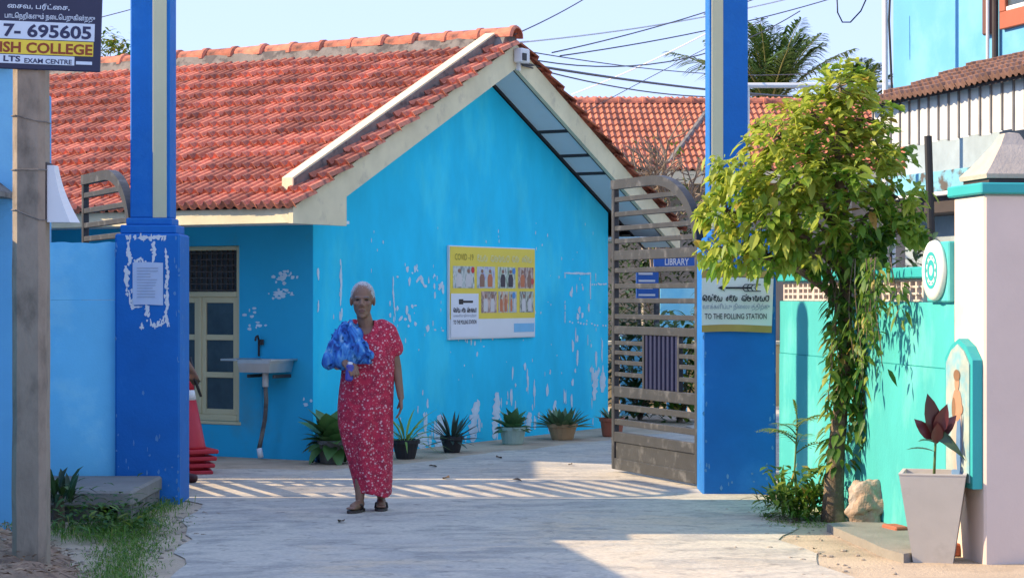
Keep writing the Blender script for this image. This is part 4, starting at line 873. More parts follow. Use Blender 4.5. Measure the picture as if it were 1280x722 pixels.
# climbing vine hanging round the trunk
vine = thing("climbing_vine", "creeper with drooping leaves wrapped round the trunk of the small tree", "vine", TB)
vb = MB(); vl = MB()
for k in range(10):
    x0 = rt.uniform(-.05, .30); z1 = rt.uniform(.45, 1.0) if x0 > .05 else rt.uniform(.35, .8); z0 = rt.uniform(1.5, 1.75); y0 = rt.uniform(-.16, .0); pts = []
    for j in range(9):
        t = j / 8; pts.append((x0 * (1 - .35 * t) + .03 * math.sin(t * 5 + k), y0 * (1 - .3 * t) - .05, z0 + (z1 - z0) * t))
    vb.tube(pts, .004, 5)
    for j in range(46):
        t = rt.random() ** .8; i = min(7, int(t * 8)); p = Vector(pts[i]).lerp(Vector(pts[i + 1]), t * 8 - i); a = rt.uniform(0, 6.28)
        L = rt.uniform(.045, .10); vl.leaf(p + rv(.028), (math.cos(a), math.sin(a) * .8 - .2, rt.uniform(-1.1, .3)), (rt.gauss(0, .5), -.4 + rt.gauss(0, .4), 1), L, L * rt.uniform(.4, .6), rt.uniform(.1, .8), rnd=min(1, max(0, rt.gauss(.42, .22) - .25 * (p.x - .1))))
for j in range(260):
    z = rt.uniform(.35, 1.75); a = rt.uniform(0, 6.28); cx = .02 + .05 * min(1, z); p = Vector((cx + .09 * math.cos(a), .08 * math.sin(a) - .03, z)); L = rt.uniform(.05, .10)
    vl.leaf(p, (math.cos(a), math.sin(a), -.4), (0, 0, 1), L, L * .55, .6, rnd=min(1, max(0, rt.gauss(.55, .28))))
for k in range(12):       # loose strands trailing along the wall
    dy = -.08 - 1.05 * k / 11 + rt.uniform(-.05, .05); xw = .15 - .1476 * dy; x0 = xw - rt.uniform(.06, .20); z0 = 1.66; z1 = rt.uniform(1.0, 1.35) - .25 * (k < 5); pts = []
    for j in range(7):
        t = j / 6; pts.append((x0 + .02 * math.sin(t * 4 + k), dy + .03 * math.sin(t * 3 + k * 2), z0 + (z1 - z0) * t))
    vb.tube(pts, .003, 5)
    for j in range(32):
        t = rt.random() ** .8; i = min(5, int(t * 6)); p = Vector(pts[i]).lerp(Vector(pts[i + 1]), t * 6 - i); a = rt.uniform(0, 6.28); L = rt.uniform(.045, .09)
        vl.leaf(p + rv(.025), (math.cos(a) * .7, math.sin(a), rt.uniform(-1.2, .1)), (-.6 + rt.gauss(0, .4), rt.gauss(0, .4), .6), L, L * rt.uniform(.35, .5), rt.uniform(.1, .7), rnd=min(1, max(0, rt.gauss(.5, .22))))
vb.build("stems", m_bark, vine, smooth=True); vl.build("leaves", m_vine, vine, recalc=False, attr=True, kind="stuff")
# undergrowth between pillar and tree
def tuft(mb, base, n, L0, L1, W, spread, m0=.5, lean=.0):
    for k in range(n):
        a = rt.uniform(0, 6.28); e = rt.uniform(.5, 1.45); L = rt.uniform(L0, L1); mb.leaf(Vector(base) + Vector((rt.gauss(0, spread), rt.gauss(0, spread), 0)), (math.cos(a) * math.cos(e), math.sin(a) * math.cos(e), math.sin(e)), (0, 0, 1), L, W * rt.uniform(.7, 1.2), rt.uniform(.2, .8), rnd=min(1, max(0, rt.gauss(m0, .25))), seg=4)
sh = thing("strappy_shrub", "bushy clump of strap leaved plants at the foot of the tree", "shrub", (1.80, 13.95, 0)); mb = MB()
for k in range(24): tuft(mb, (rt.uniform(-.16, .22), rt.uniform(-.22, .22), rt.uniform(0, .16)), 11, .12, .34, .026, .03, .5)
for k in range(140):
    p = Vector((rt.uniform(-.16, .24), rt.uniform(-.25, .2), rt.uniform(.02, .34))); a = rt.uniform(0, 6.28); mb.leaf(p, (math.cos(a), math.sin(a), .1), (0, 0, 1), rt.uniform(.06, .11), .05, .4, rnd=rt.random())
mb.build("leaves", m_vine, sh, recalc=False, attr=True, kind="stuff")
def fern(mb, sm, base, d, L, n, LL, rnd=.7):
    base = Vector(base); d = Vector(d).normalized(); pts = [base + d * L * t - Vector((0, 0, .45)) * L * t * t for t in [i / 10 for i in range(11)]]; sm.tube(pts, [.005 * (1 - .8 * i / 10) for i in range(11)], 5)
    side = d.cross(Vector((0, 0, 1))).normalized()
    for k in range(n):
        t = .2 + .8 * k / (n - 1); i = min(9, int(t * 10)); p = pts[i].lerp(pts[i + 1], t * 10 - i); ln = LL * (1 - .55 * abs(t - .45) / .55)
        for s_ in (-1, 1): mb.leaf(p, side * s_ + d * .55 + Vector((0, 0, .05)), (0, 0, 1), ln, ln * .17, .35, rnd=min(1, max(0, rt.gauss(rnd, .15))))
fe = thing("tall_fern", "thin fern like plant rising above the strap leaved clump", "plant", (1.84, 13.92, 0)); mb = MB(); sm = MB()
sm.tube([(0, 0, 0), (-.02, 0, .3), (0, 0, .62)], [.008, .007, .005], 6)
for k in range(7): a = k * .95 + .3; fern(mb, sm, (-.01, 0, .42 + .03 * k), (math.cos(a), math.sin(a) * .8, .75), .30, 11, .13)
fern(mb, sm, (0, 0, .62), (-.1, 0, 1), .25, 10, .11)
sm.build("stem", mat("green_stem", (.10, .16, .05)), fe, smooth=True); mb.build("leaves", m_vine, fe, recalc=False, attr=True, kind="stuff")

# plants by the left wall and post
yk = thing("spiky_plant", "spiky sword leaved plant between the concrete post and the pale blue wall", "plant", (-2.80, 13.35, 0)); mb = MB(); tuft(mb, (0, 0, .15), 34, .22, .45, .04, .04, .35); MB().tube([(0, 0, -.02), (0, 0, .2)], [.04, .03], 8).build("stem", m_bark, yk); mb.build("leaves", m_dkleaf, yk, recalc=False, attr=True, kind="stuff")
wd = thing("weed_bush", "low bush of weeds in front of the culvert slab", "bush", (-2.48, 13.2, 0)); mb = MB()
for k in range(420):
    p = Vector((rt.gauss(0, .16), rt.gauss(0, .25), abs(rt.gauss(0, .10)))); a = rt.uniform(0, 6.28); mb.leaf(p, (math.cos(a), math.sin(a), rt.uniform(.0, .9)), (0, 0, 1), rt.uniform(.05, .13), .03, .4, rnd=min(1, max(0, rt.gauss(.3, .25))))
mb.build("leaves", m_vine, wd, recalc=False, attr=True, kind="stuff")
mb = MB()
def blades(n, fx_, L0, L1):
    for k in range(n):
        x, y, z = fx_(); a = rt.uniform(0, 6.28); L = rt.uniform(L0, L1); e = rt.uniform(.5, 1.4); mb.leaf((x, y, z), (math.cos(a) * math.cos(e), math.sin(a) * math.cos(e), math.sin(e)), (0, 0, 1), L, .008, .5, rnd=min(1, max(0, rt.gauss(.45, .25))), seg=2)
blades(5200, lambda: ((lambda y: (-2.02 - .12 * (y - 11) + rt.gauss(0, .10) , y, .0))(rt.uniform(10.4, 13.9))), .02, .085)
blades(700, lambda: (-2.45 + rt.gauss(0, .12), rt.uniform(12.4, 13.6), .0), .08, .22)
blades(500, lambda: (-2.35 + rt.gauss(0, .08), rt.uniform(13.8, 14.85), 0), .05, .18)
blades(900, lambda: (rt.uniform(1.6, 2.1), rt.uniform(13.3, 14.6), 0), .02, .06)
blades(500, lambda: (-2.9 + rt.gauss(0, .2), rt.uniform(12.2, 13.0), .04), .04, .16)
mb.build("grass", m_grass, None, recalc=False, attr=True, kind="stuff", label="short rough grass growing along the edges of the driveway", category="grass")
# bark chips on the dirt bank
lt2 = MB()
for k in range(1500):
    x, y = rt.uniform(-3.3, -2.15), rt.uniform(9.8, 12.4); e = max(0, min(1, (-2.14 - 0.30 * (y - 11) - x) / 0.36)) * max(0, min(1, (13.1 - y) / 1.0)); a = rt.uniform(0, 6.28)
    if e < .1: continue
    lt2.leaf((x, y, -.02 + .17 * e + .015), (math.cos(a), math.sin(a), rt.uniform(-.1, .4)), (rt.gauss(0, .5), rt.gauss(0, .5), 1), rt.uniform(.02, .07), rt.uniform(.006, .02), .1, rnd=rt.random(), seg=2)
lt2.build("leaf_litter", mat("dry_litter", None, .9, .1, 6, 0, ramp=[(0, (.10, .06, .035)), (.6, (.26, .16, .09)), (1, (.42, .30, .19))]), None, recalc=False, attr=True, kind="stuff", label="dry brown litter strewn over the dirt bank by the concrete post", category="litter")
# pebbles
pb = MB()
for k in range(420):
    side = rt.random()
    if side < .55: x, y = rt.gauss(-2.15, .16), rt.uniform(10.6, 14.5)
    elif side < .8: x, y = rt.gauss(1.75, .2), rt.uniform(11, 14.8)
    else: x, y = rt.uniform(-3.2, -2.2), rt.uniform(11, 12.4)
    s_ = rt.uniform(.004, .015); pb.ell((x, y, s_ * .3 + (.14 if x < -2.6 and y < 12.3 else 0)), (s_ * rt.uniform(.7, 1.4), s_, s_ * .6), nu=6, nv=4)
pb.build("gravel", mat("pebble", (.33, .28, .22), .9, .3, 20, .2), None, kind="stuff", label="scattered small stones along the driveway edges", category="gravel")
fl_me = [leafmesh(.10, .045, .1, mat("dry_leaf", (.09, .055, .03), .8, .3, 9, 0, rand=.4), "fallen_leaf", 4, .6)]
for px, py in ((562, 600), (640, 602), (715, 583), (536, 585), (430, 655), (620, 574), (1000, 652), (1020, 690)):
    g_ = G(px, py); o = link("fallen_leaf", fl_me[0], None, (g_.x, g_.y, .02), label="dry brown leaf fallen on the ground of the driveway", category="leaf", group="dry leaves on the driveway"); o.rotation_euler = (rt.uniform(-.3, .3), .05, rt.uniform(0, 6)); s_ = rt.uniform(.6, 1.3); o.scale = (s_, s_, s_)

# ------------------------------------------------------------------ neighbour house and lean-to on the right
NA = Vector((3.30, 19.7, 0)); NB_ = Vector((4.03, 17.0, 0)); na = math.atan2(NB_.y - NA.y, NB_.x - NA.x); NL = (NB_ - NA).length + .6
lt = thing("lean_to_awning", "lean-to roof edge of clay tiles with hanging corrugated metal sheets", "awning", NA, na)   # local X to camera, -Y faces left
m_corr = mat("weathered_zinc_sheet", (.74, .74, .72), .5, .14, 2.5, .08, 30, col2=(.52, .51, .50), c2scale=2, c2lo=.5, c2hi=.7, metal=.2)
m_corrd = mat("dark_zinc_seam", (.20, .20, .21), .6, .2)
npan = 18; pwid = NL / npan
for i in range(npan):
    x0 = i * pwid; sh_ = .01 * math.sin(i * 2.1)
    MB().bb(x0 + .014, x0 + pwid - .008, -.004, .004, 2.75 + sh_, 3.20).build("sheet", m_corr, lt); MB().bb(x0 - .0075, x0 + .0135, -.02, .012, 2.75 + sh_, 3.16, .003).build("seam", m_corrd, lt)
rmv = MB(); 
MB().add([(0, -.12, 3.15), (NL, -.12, 3.15), (NL, 1.3, 3.62), (0, 1.3, 3.62), (0, -.12, 3.12), (NL, -.12, 3.12), (NL, 1.3, 3.59), (0, 1.3, 3.59)], [(0, 1, 2, 3), (4, 5, 6, 7), (0, 1, 5, 4), (1, 2, 6, 5), (2, 3, 7, 6), (3, 0, 4, 7)]).build("deck", m_dark, lt)
m_tileo = mat("old_brown_tile", (.22, .12, .09), .85, .25, 6, .3, 50, rand=.2)
tmo = MB(); ang = math.atan2(.47, 1.42)
for r_ in range(1): tile_geo(tmo)
tmo_me = tmo.mesh("tile", m_tileo, recalc=False)
for r_ in range(5):
    for c in range(int(NL / TW) + 1):
        o = link("tile", tmo_me, lt); s_ = -.04 + r_ * TL
        o.matrix_local = Matrix.Translation((c * TW + TW, -.12 + s_ * math.cos(ang), 3.135 + s_ * math.sin(ang) + rt.uniform(0, .012))) @ Matrix.Rotation(R(90), 4, 'Z') @ Matrix.Rotation(-ang, 4, 'Y') @ Matrix.Rotation(R(rt.uniform(-2, 2)), 4, 'Z')
nh = thing("neighbour_house", "light blue two storey house rising behind the lean-to", "house", NA, na)
m_nb = mat("faded_sky_blue_paint", (.11, .36, .60), .8, .09, 1.2, .12, 70, col2=(.15, .39, .60), c2scale=1.2, c2lo=.5, c2hi=.68)
MB().bb(-2.4, 5.5, 1.32, 5.0, 3.0, 6.2).build("upper_wall", m_nb, nh)
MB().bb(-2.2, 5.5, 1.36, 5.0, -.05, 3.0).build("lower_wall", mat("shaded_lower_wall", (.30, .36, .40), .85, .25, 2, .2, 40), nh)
MB().bb(-2.3, 5.5, .95, 1.36, 2.42, 2.62, .01).build("ledge", mat("peeling_blue_ledge", (.18, .45, .62), .85, .2, 3, .3, 50, col2=(.10, .09, .085), c2scale=5, c2lo=.5, c2hi=.6), nh)
MB().bb(-2.3, 5.5, 1.0, 1.36, 2.22, 2.42, .01).build("lintel_band", mat("dark_timber", (.05, .04, .04)), nh)
MB().tube([(-2.3, .93, 2.40), (5.5, .93, 2.40)], .022, 8).build("pipe", m_white, nh)
def npx(px, yl):      # photo pixel column -> local x on the plane y = yl of the neighbour house
    ux, uy = math.cos(na), math.sin(na); o_ = NA + Vector((-uy, ux, 0)) * yl; t = (px - 640) / F; return (t * o_.y - o_.x) / (ux - t * uy)
wx = npx(1252, 1.32)
m_terr = mat("terracotta_window_frame", (.36, .10, .05), .6, .12, 4, .1)
wf = MB(); wf.bb(wx + .05, wx + 1.5, 1.27, 1.33, 3.90, 4.06, .006); wf.bb(wx + .05, wx + 1.5, 1.27, 1.33, 5.2, 5.3, .006); wf.bb(wx + .05, wx + .16, 1.268, 1.328, 4.06, 5.2, .006); wo = wf.build("window_frame", m_terr, nh)
MB().bb(wx + .16, wx + 1.5, 1.30, 1.316, 4.06, 5.2).build("pane", m_glass, wo)
MB().bb(wx + .161, wx + 1.5, 1.28, 1.305, 4.06, 4.10, .004).build("glazing_bar", m_white, wo); MB().bb(wx + .161, wx + 1.5, 1.28, 1.305, 4.30, 4.34, .004).build("glazing_bar", m_white, wo)
MB().bb(wx - .27, wx - .10, 1.255, 1.319, 3.88, 6.0, .02).build("shutter", mat("brown_shutter", (.13, .055, .04), .6, .15), nh)
MB().tube([(wx - .03, 1.27, 3.4), (wx - .03, 1.27, 6.2)], .03, 10).build("down_pipe", m_dark, nh); MB().tube([(wx - .12, 1.24, 3.4), (wx - .12, 1.24, 6.2)], .016, 8).build("conduit", m_white, nh)
MB().bb(npx(1262, 1.0), 4.5, .9, 1.35, 2.72, 3.3).build("louvre_box", m_glass, nh)
bp2 = thing("black_pole", "slim black steel pole propping the lean-to roof", "pole", (P(1166, 300, 16.6).x, 16.6, 0)); 
q0, q1 = P(1160, 170, 16.6), P(1174, 420, 16.6); MB().tube([(q0.x - bp2.location.x, 0, q0.z), (q1.x - bp2.location.x, 0, 0)], .03, 10).build("tube", m_black, bp2)
MB().bb(-.1, .12, -.06, .06, -.02, .02, .004).build("foot_plate", m_black, bp2)
wp_ = thing("white_conduit_pole", "thin white pole with a black cable beside the light blue house", "pole", (P(1108, 0, 21.0).x, 21.0, 0))
MB().tube([(0, 0, -.05), (-.02, 0, 6)], .028, 8).build("tube", m_white, wp_); MB().tube([(.03, -.03, 0), (.05, -.03, 3.4), (.02, -.03, 4.1), (.06, -.03, 5.2), (.0, -.03, 6)], .012, 6).build("cable", m_black, wp_)
wr = thing("white_pipe_rail", "long white pipe running behind the crown of the young tree", "pipe", P(930, 107, 24)); e_ = P(1120, 107, 24) - P(930, 107, 24)
MB().tube([(0, 0, 0), tuple(e_)], .03, 8).build("tube", m_white, wr)
for t in (.02, .98): MB().tube([(e_.x * t, 0, 0), (e_.x * t, 0, -wr.location.z)], .03, 8).build("leg", m_white, wr)

# ------------------------------------------------------------------ buildings and greenery behind the gate
bk = thing("rear_building", "long low building with orange tile roof behind the compound", "building", (.4, 33.0, 0), R(2))
ex0, ex1 = .3, 9.5; zE, zR = 3.36, 4.62; dR = 2.6
MB().bb(ex0, ex1, .5, 5.2, -.05, 3.3).build("wall", mat("dim_cream_wall", (.30, .28, .24), .9, .2, 1.5, .1), bk)
MB().bb(ex0, ex1, -.12, -.06, 3.14, 3.34, .008).build("fascia", m_cream, bk)
MB().add([(ex0, -.1, zE - .04), (ex1, -.1, zE - .04), (ex1, dR, zR - .04), (ex0, dR, zR - .04), (ex1, 2 * dR + .1, zE - .04), (ex0, 2 * dR + .1, zE - .04)], [(0, 1, 2, 3), (3, 2, 4, 5)]).build("roof_deck", m_dark, bk, recalc=False)
an = math.atan2(zR - zE, dR + .1); sl_ = math.hypot(zR - zE, dR + .1); mb = MB()
for r_ in range(int(sl_ / .27) + 1):
    for c in range(int((ex1 - ex0) / .2)):
        s_ = r_ * .27 - .05; x = ex0 + c * .2; y = -.1 + s_ * math.cos(an); z = zE + s_ * math.sin(an); yy = -.1 + (s_ + .29) * math.cos(an); z2 = zE + (s_ + .29) * math.sin(an); rn = rt.random()
        pr_ = [(0, .0), (.25, .035), (.5, .0), (.75, .03), (1, 0)]; v1 = [(x + u * .2, y, z + h + .03) for u, h in pr_]; v2 = [(x + u * .2, yy, z2 + h) for u, h in pr_]; v0 = [(x + u * .2, y + .005, z + h - .0) for u, h in pr_]
        mb.add(v1 + v2 + v0, [(i, i + 1, i + 6, i + 5) for i in range(4)] + [(10 + i, 11 + i, i + 1, i) for i in range(4)], 0, None, rn)
mb.build("roof_tiles", mat("orange_tile_far", (.42, .145, .08), .8, .2, 4, .2, 50, col2=(.34, .13, .08), c2scale=3, c2lo=.5, c2hi=.7, attr=.22), bk, recalc=False, attr=True, kind="stuff")
for k in range(23):
    o = link("ridge_tile", rm, bk, (ex0 + (k + 1) * .4, dR, zR - .02)); o.rotation_euler = (R(1), 0, R(90))
MB().tube([(2.0, .1, zE + .10), (2.55, 1.4, zE + .72), (3.0, 2.5, zR - .02)], .05, 6).build("valley_patch", m_greycem, bk)
for x in (1.6, 3.1, 4.6, 6.1): MB().bb(x, x + .22, -.02, .2, -.05, 3.14, .01).build("verandah_post", mat("dim_cream_wall", (.30, .28, .24)), bk)
# low sunlit yellow wall, blue posts
yw = thing("yellow_wall", "low pale yellow wall seen through the bars of the gate", "wall", (.8, 28.0, 0)); MB().bb(0, 3.4, 0, .15, -.05, .80, .01).build("wall", mat("sandy_yellow_render", (.62, .46, .22), .85, .12, 2, .15), yw); MB().bb(-.02, 3.42, -.02, .17, .80, .85, .006).build("coping", m_cream, yw)
for px, w_ in ((792, .16), (846, .12)):
    g_ = P(px, 460, 26.0); t = thing("blue_post", "short pale blue post standing in the yard behind the gate", "post", (g_.x, 26.0, 0), 0, "blue posts in the yard"); MB().bb(-w_, w_, -.08, .08, -.02, .95, .01).build("shaft", m_paleblue, t); MB().bb(-w_ - .02, w_ + .02, -.1, .1, .95, 1.0, .006).build("cap", m_white, t)
# library sign on legs, second sign
lb = thing("library_sign", "blue library sign board with white lettering seen through the gate", "sign", P(817, 332, 27.0)); lb.location.z = 0
zb = P(0, 333, 27.0).z; lwid = P(882, 0, 27).x - P(817, 0, 27).x; lh_ = P(0, 316, 27).z - zb
m_sgb = mat("sign_blue", (.025, .12, .42), .5, .08, 3, 0)
MB().bb(0, lwid, -.015, .015, zb, zb + lh_, .004).build("panel", m_sgb, lb); text("LIBRARY", m_white, lb, .14, zb + .018, .30, .085, -.018, bold=.02)
for x in (.05, lwid - .05): MB().bb(x - .02, x + .02, .016, .05, -.05, zb + lh_ * .8).build("leg", m_gate, lb)
l2 = thing("blue_sign", "blue sign board with rows of white print among the plants behind the gate", "sign", P(795, 372, 26.0)); l2.location.z = 0
za, z2_ = P(0, 375, 26).z, P(0, 336, 26).z; w2 = P(823, 0, 26).x - P(795, 0, 26).x
MB().bb(0, w2, -.015, .015, za, z2_, .004).build("panel", m_sgb, l2)
for k in range(4): MB().bb(.03, w2 - .04 - .03 * (k % 2), -.018, -.0155, za + .05 + k * .085, za + .075 + k * .085).build("printed_line", m_white, l2)
for x in (.04, w2 - .04): MB().bb(x - .015, x + .015, .016, .04, -.05, za + .2).build("leg", m_gate, l2)
MB().bb(0, .62, 0, .04, -.05, 1.55).build("display_board", mat("pale_blue_wall_paint", (.1, .38, .72)), None, loc=(P(826, 0, 28.5).x, 28.6, 0), label="upright pale blue board standing below the library sign", category="board")
def bush(name, label, loc, rx, ry, rz2, n, L, m=m_dkleaf, tone=.5, W=.4, cat="bush", z0=.0, grp=None):
    t = thing(name, label, cat, loc, 0, grp); mb = MB(); st_ = MB()
    for k in range(6): a = k * 1.05; st_.tube([(0, 0, -.02), (rx * .3 * math.cos(a), ry * .3 * math.sin(a), z0 + rz2 * .6), (rx * .6 * math.cos(a), ry * .6 * math.sin(a), z0 + rz2 * 1.3)], [.02, .012, .005], 5)
    for k in range(n):
        u = rv(); u.normalize(); u *= rt.uniform(.3, 1) ** .5; u *= 1 + .3 * noise.noise(u * 2.5 + Vector(loc)); p = Vector((u.x * rx, u.y * ry, z0 + rz2 + u.z * rz2)); a = rt.uniform(0, 6.28)
        mb.leaf(p, (math.cos(a), math.sin(a), rt.uniform(-.4, .6)), (0, 0, 1), L * rt.uniform(.6, 1.3), L * W, .4, rnd=min(1, max(0, rt.gauss(tone, .25))))
    st_.build("stems", m_bark, t); mb.build("leaves", m, t, recalc=False, attr=True, kind="stuff"); return t
for px, d, h, n, lab in ((800, 25.0, .62, 700, "broad leaved green bush beside the blue sign behind the gate"), (850, 24.5, .66, 800, "bright green leafy bush below the library sign"), (772, 29.0, .8, 600, "dark bush beyond the corner of the blue gable"), (900, 27.5, .9, 600, "dark bush behind the banner pillar")):
    g_ = P(px, 0, d); bush("garden_bush", lab, (g_.x, d, 0), .42, .4, h, n, .16, m_vine if n == 800 else m_dkleaf, .45, grp="bushes in the yard")
bush("creeper_mass", "tangled greenery growing up against the rear building", (P(850, 0, 32.3).x, 32.2, 0), 1.2, .3, 1.55, 2600, .14, m_dkleaf, .35, cat="bush")
bush("dark_shrub", "dark leafy shrub behind the turquoise wall beneath the lean-to", (3.1, 16.2, 0), .45, .5, 1.0, 900, .12, m_dkleaf, .3, cat="shrub")
# bare twiggy tree
bt = thing("bare_tree", "bare twiggy tree standing in front of the orange roof", "tree", (P(826, 0, 29).x, 29.0, 0)); mb = MB()
def twig(p, d, L, r, lev):
    q = p + d * L + rv(.04 * L); m_ = p.lerp(q, .5) + rv(.05 * L); mb.tube([p, m_, q], [r, r * .8, r * .6], 5)
    if lev:
        for k in range(3): twig(p.lerp(q, rt.uniform(.5, 1)), (d + rv(.42)).normalized(), L * rt.uniform(.55, .8), r * .74, lev - 1)
twig(Vector((0, 0, -.05)), Vector((-.05, 0, 1)), 1.9, .05, 0)
for k in range(4): twig(Vector((-.1, 0, 1.7)), Vector((rt.uniform(-.5, .5), rt.uniform(-.3, .3), 1)).normalized(), .9, .03, 4)
mb.build("trunk", mat("grey_brown_twig", (.22, .17, .13), .9, .2), bt)
lf = MB()
for k in range(110): lf.leaf((rt.gauss(-.1, .5), rt.gauss(0, .3), rt.uniform(2.0, 3.6)), (rt.uniform(-1, 1), rt.uniform(-1, 1), -.2), (0, 0, 1), .08, .04, .3, rnd=rt.random())
lf.build("leaves", m_vine, bt, recalc=False, attr=True, kind="stuff")
# coconut palms
def palm(label, base, ztop, nf, LF, tilt=0.0, seed=1):
    r_ = random.Random(seed); t = thing("coconut_palm", label, "palm tree", base, 0, "palms behind the roofs"); MB().tube([(0, 0, -.1), (.15, 0, ztop * .5), (0, 0, ztop)], [.17, .13, .10], 10).build("trunk", m_bark, t, smooth=True)
    lf = MB(); rc = MB()
    for k in range(nf):
        az = k * 2.4 + r_.uniform(-.2, .2); el = 1.52 - .72 * (k / nf) ** .9 + r_.uniform(-.1, .1); d = Vector((math.cos(az) * math.cos(el), math.sin(az) * math.cos(el), math.sin(el))); L = LF * r_.uniform(.85, 1.1)
        pts = [Vector((0, 0, ztop)) + d * L * u - Vector((0, 0, .26)) * L * u * u + Vector((d.x, d.y, 0)) * .12 * L * u * u for u in [i / 12 for i in range(13)]]
        rc.tube(pts, [.03 * (1 - .85 * i / 12) for i in range(13)], 5)
        for j in range(46):
            u = .14 + .86 * j / 45; i = min(11, int(u * 12)); p = pts[i].lerp(pts[i + 1], u * 12 - i); tn = (pts[i + 1] - pts[i]).normalized(); sd_ = tn.cross(Vector((0, 0, 1)))
            if sd_.length < .05: sd_ = Vector((math.sin(az), -math.cos(az), 0))
            sd_.normalize(); ln = .75 * math.sin(math.pi * (.12 + .80 * u)) * LF / 2.6
            for s_ in (-1, 1): lf.leaf(p, sd_ * s_ * .8 + tn * .75 + Vector((0, 0, r_.uniform(-.05, .2))), (0, 0, 1), ln, .055, r_.uniform(.25, .6), rnd=min(1, max(0, r_.gauss(.5, .22))), fold=.3)
    rc.build("frond_stems", mat("frond_rachis", (.20, .20, .07), .6, .1), t, smooth=True, kind="stuff"); lf.build("fronds", m_palm, t, recalc=False, attr=True, kind="stuff")
palm("coconut palm with tall upright fronds behind the orange roof and blue pillar", (P(962, 0, 46).x, 46, 0), P(0, 140, 46).z, 26, 2.55, seed=4)
palm("coconut palm whose frond tips show beside the light blue house", (P(1078, 0, 44).x, 44, 0), P(0, 135, 44).z, 16, 1.3, seed=9)
g_ = P(130, 0, 40); bush("distant_tree", "small distant tree top just above the ridge of the tiled roof", (g_.x, 40, 0), .7, .7, .5, 900, .16, m_vine, .6, cat="tree", z0=P(0, 78, 40).z - .4)

# ------------------------------------------------------------------ overhead wires
m_cab = mat("sun_bleached_cable", (.10, .10, .11), .6, .1, 3, 0)
def wire(p, q, sag, r=.007, m=m_cab, label=None, pts=None):
    p = Vector(p); q = Vector(q); n = 16; pp = [p.lerp(q, i / n) - Vector((0, 0, sag * 4 * (i / n) * (1 - i / n))) for i in range(n + 1)]
    o = MB().tube([x - p for x in pp], r, 5).build("overhead_cable", m, None, smooth=True, loc=p)
    o["label"] = label or "dark overhead cable stretched across the sky above the roofs"; o["category"] = "cable"
    if not label: o["group"] = "overhead cables"
peak = house.matrix_basis @ Vector((RX, -.42, RZ))
m_wh = mat("white_cable", (.7, .7, .7), .5, .05, 3, 0)
wire(peak + Vector((.03, -.02, -.02)), P(1000, -5, 26), .06, .009, m_wh, "pale overhead cable running up from the gable peak past the pillar")
wire(P(690, 66, 20.9), P(965, -14, 26), .05); wire(P(700, 70, 21), P(1060, -8, 27), .07); wire(P(672, 76, 21), P(1000, 14, 26), .28)
wire(peak + Vector((.06, 0, -.22)), P(1010, 122, 31), .05, .014); wire(peak + Vector((.08, 0, -.24)), P(960, 118, 31), .14, .008); wire(P(668, 66, 21), P(1010, 92, 34), .1, .006); wire(P(728, 142, 32.2), P(960, 22, 34), -.02, .006)
wire(P(715, 118, 32.9), P(905, 30, 30), .05, .009, m_wh, "white cable rising from the orange roof to the pillar top")
wire(peak + Vector((.0, 0, .06)), P(760, -20, 25), .03); wire(P(40, 42, 30), P(260, -16, 30), .03); wire(P(880, 18, 24), P(1010, -30, 26), .04)
hl = [P(1046, -6, 22), P(1047, 16, 22), P(1053, 28, 22), P(1063, 28, 22), P(1076, 14, 22), P(1086, -8, 22)]
o = MB().tube([x - hl[0] for x in hl], .008, 5).build("hanging_cable_loop", m_black, None, smooth=True, loc=hl[0], label="loop of slack cable hanging from above beside the light blue house", category="cable")

# ------------------------------------------------------------------ people
m_skin = mat("dark_brown_skin", (.24, .13, .084), .5, .12, 14, .12, 120, spec=.35); m_skind = mat("face_shadow_brown", (.155, .08, .052), .5, .1, 20, 0); m_lip = mat("lip_brown", (.17, .075, .06), .5, .1, 20, 0)
m_eye = mat("eye_dark", (.02, .015, .012), .25, .05, 5, 0); m_hair = mat("white_hair", (.44, .43, .42), .85, .25, 60, .5, 120, bdist=.004); m_brow = mat("grey_brow", (.16, .13, .12), .8, .1, 20, 0)
def cap(mb, a, b, ra, rb, n=10):
    a = Vector(a); b = Vector(b); t = (b - a); L = t.length; t.normalize(); pts = [a - t * ra * .85, a - t * ra * .5, a, a.lerp(b, .5), b, b + t * rb * .5, b + t * rb * .85]
    mb.tube(pts, [ra * .5, ra * .87, ra, (ra + rb) / 2, rb, rb * .87, rb * .5], n)
def hand(mb, wrist, d, palmn, thumbside, curl, s=1.0):
    """palm from wrist along d, five fingers bent towards palmn"""
    wrist = Vector(wrist); d = Vector(d).normalized(); pn_ = Vector(palmn); pn_ = (pn_ - d * pn_.dot(d)).normalized(); sd_ = d.cross(pn_).normalized() * thumbside
    k = wrist + d * .075 * s
    for i in range(4):
        o_ = sd_ * (.030 - .020 * i) * s; cap(mb, wrist + o_ * .55, k + o_, .014 * s, .0125 * s, 8)
        L = (.072, .08, .074, .058)[i] * s; p = k + o_; dd = d
        for j in range(3):
            ang_ = curl * (.5 + .4 * j); dd = (d * math.cos(ang_) + pn_ * math.sin(ang_)); q = p + dd * L * (.45, .32, .23)[j]; cap(mb, p, q, (.0088 - .001 * j) * s, (.0082 - .001 * j) * s, 8); p = q
    p = wrist + d * .02 * s + sd_ * .022 * s; q = p + (d * .75 + sd_ * .75 + pn_ * .25).normalized() * .038 * s; cap(mb, p, q, .0125 * s, .0105 * s, 8); cap(mb, q, q + (d * .95 + sd_ * .2 + pn_ * .45).normalized() * .032 * s, .010 * s, .008 * s, 8)
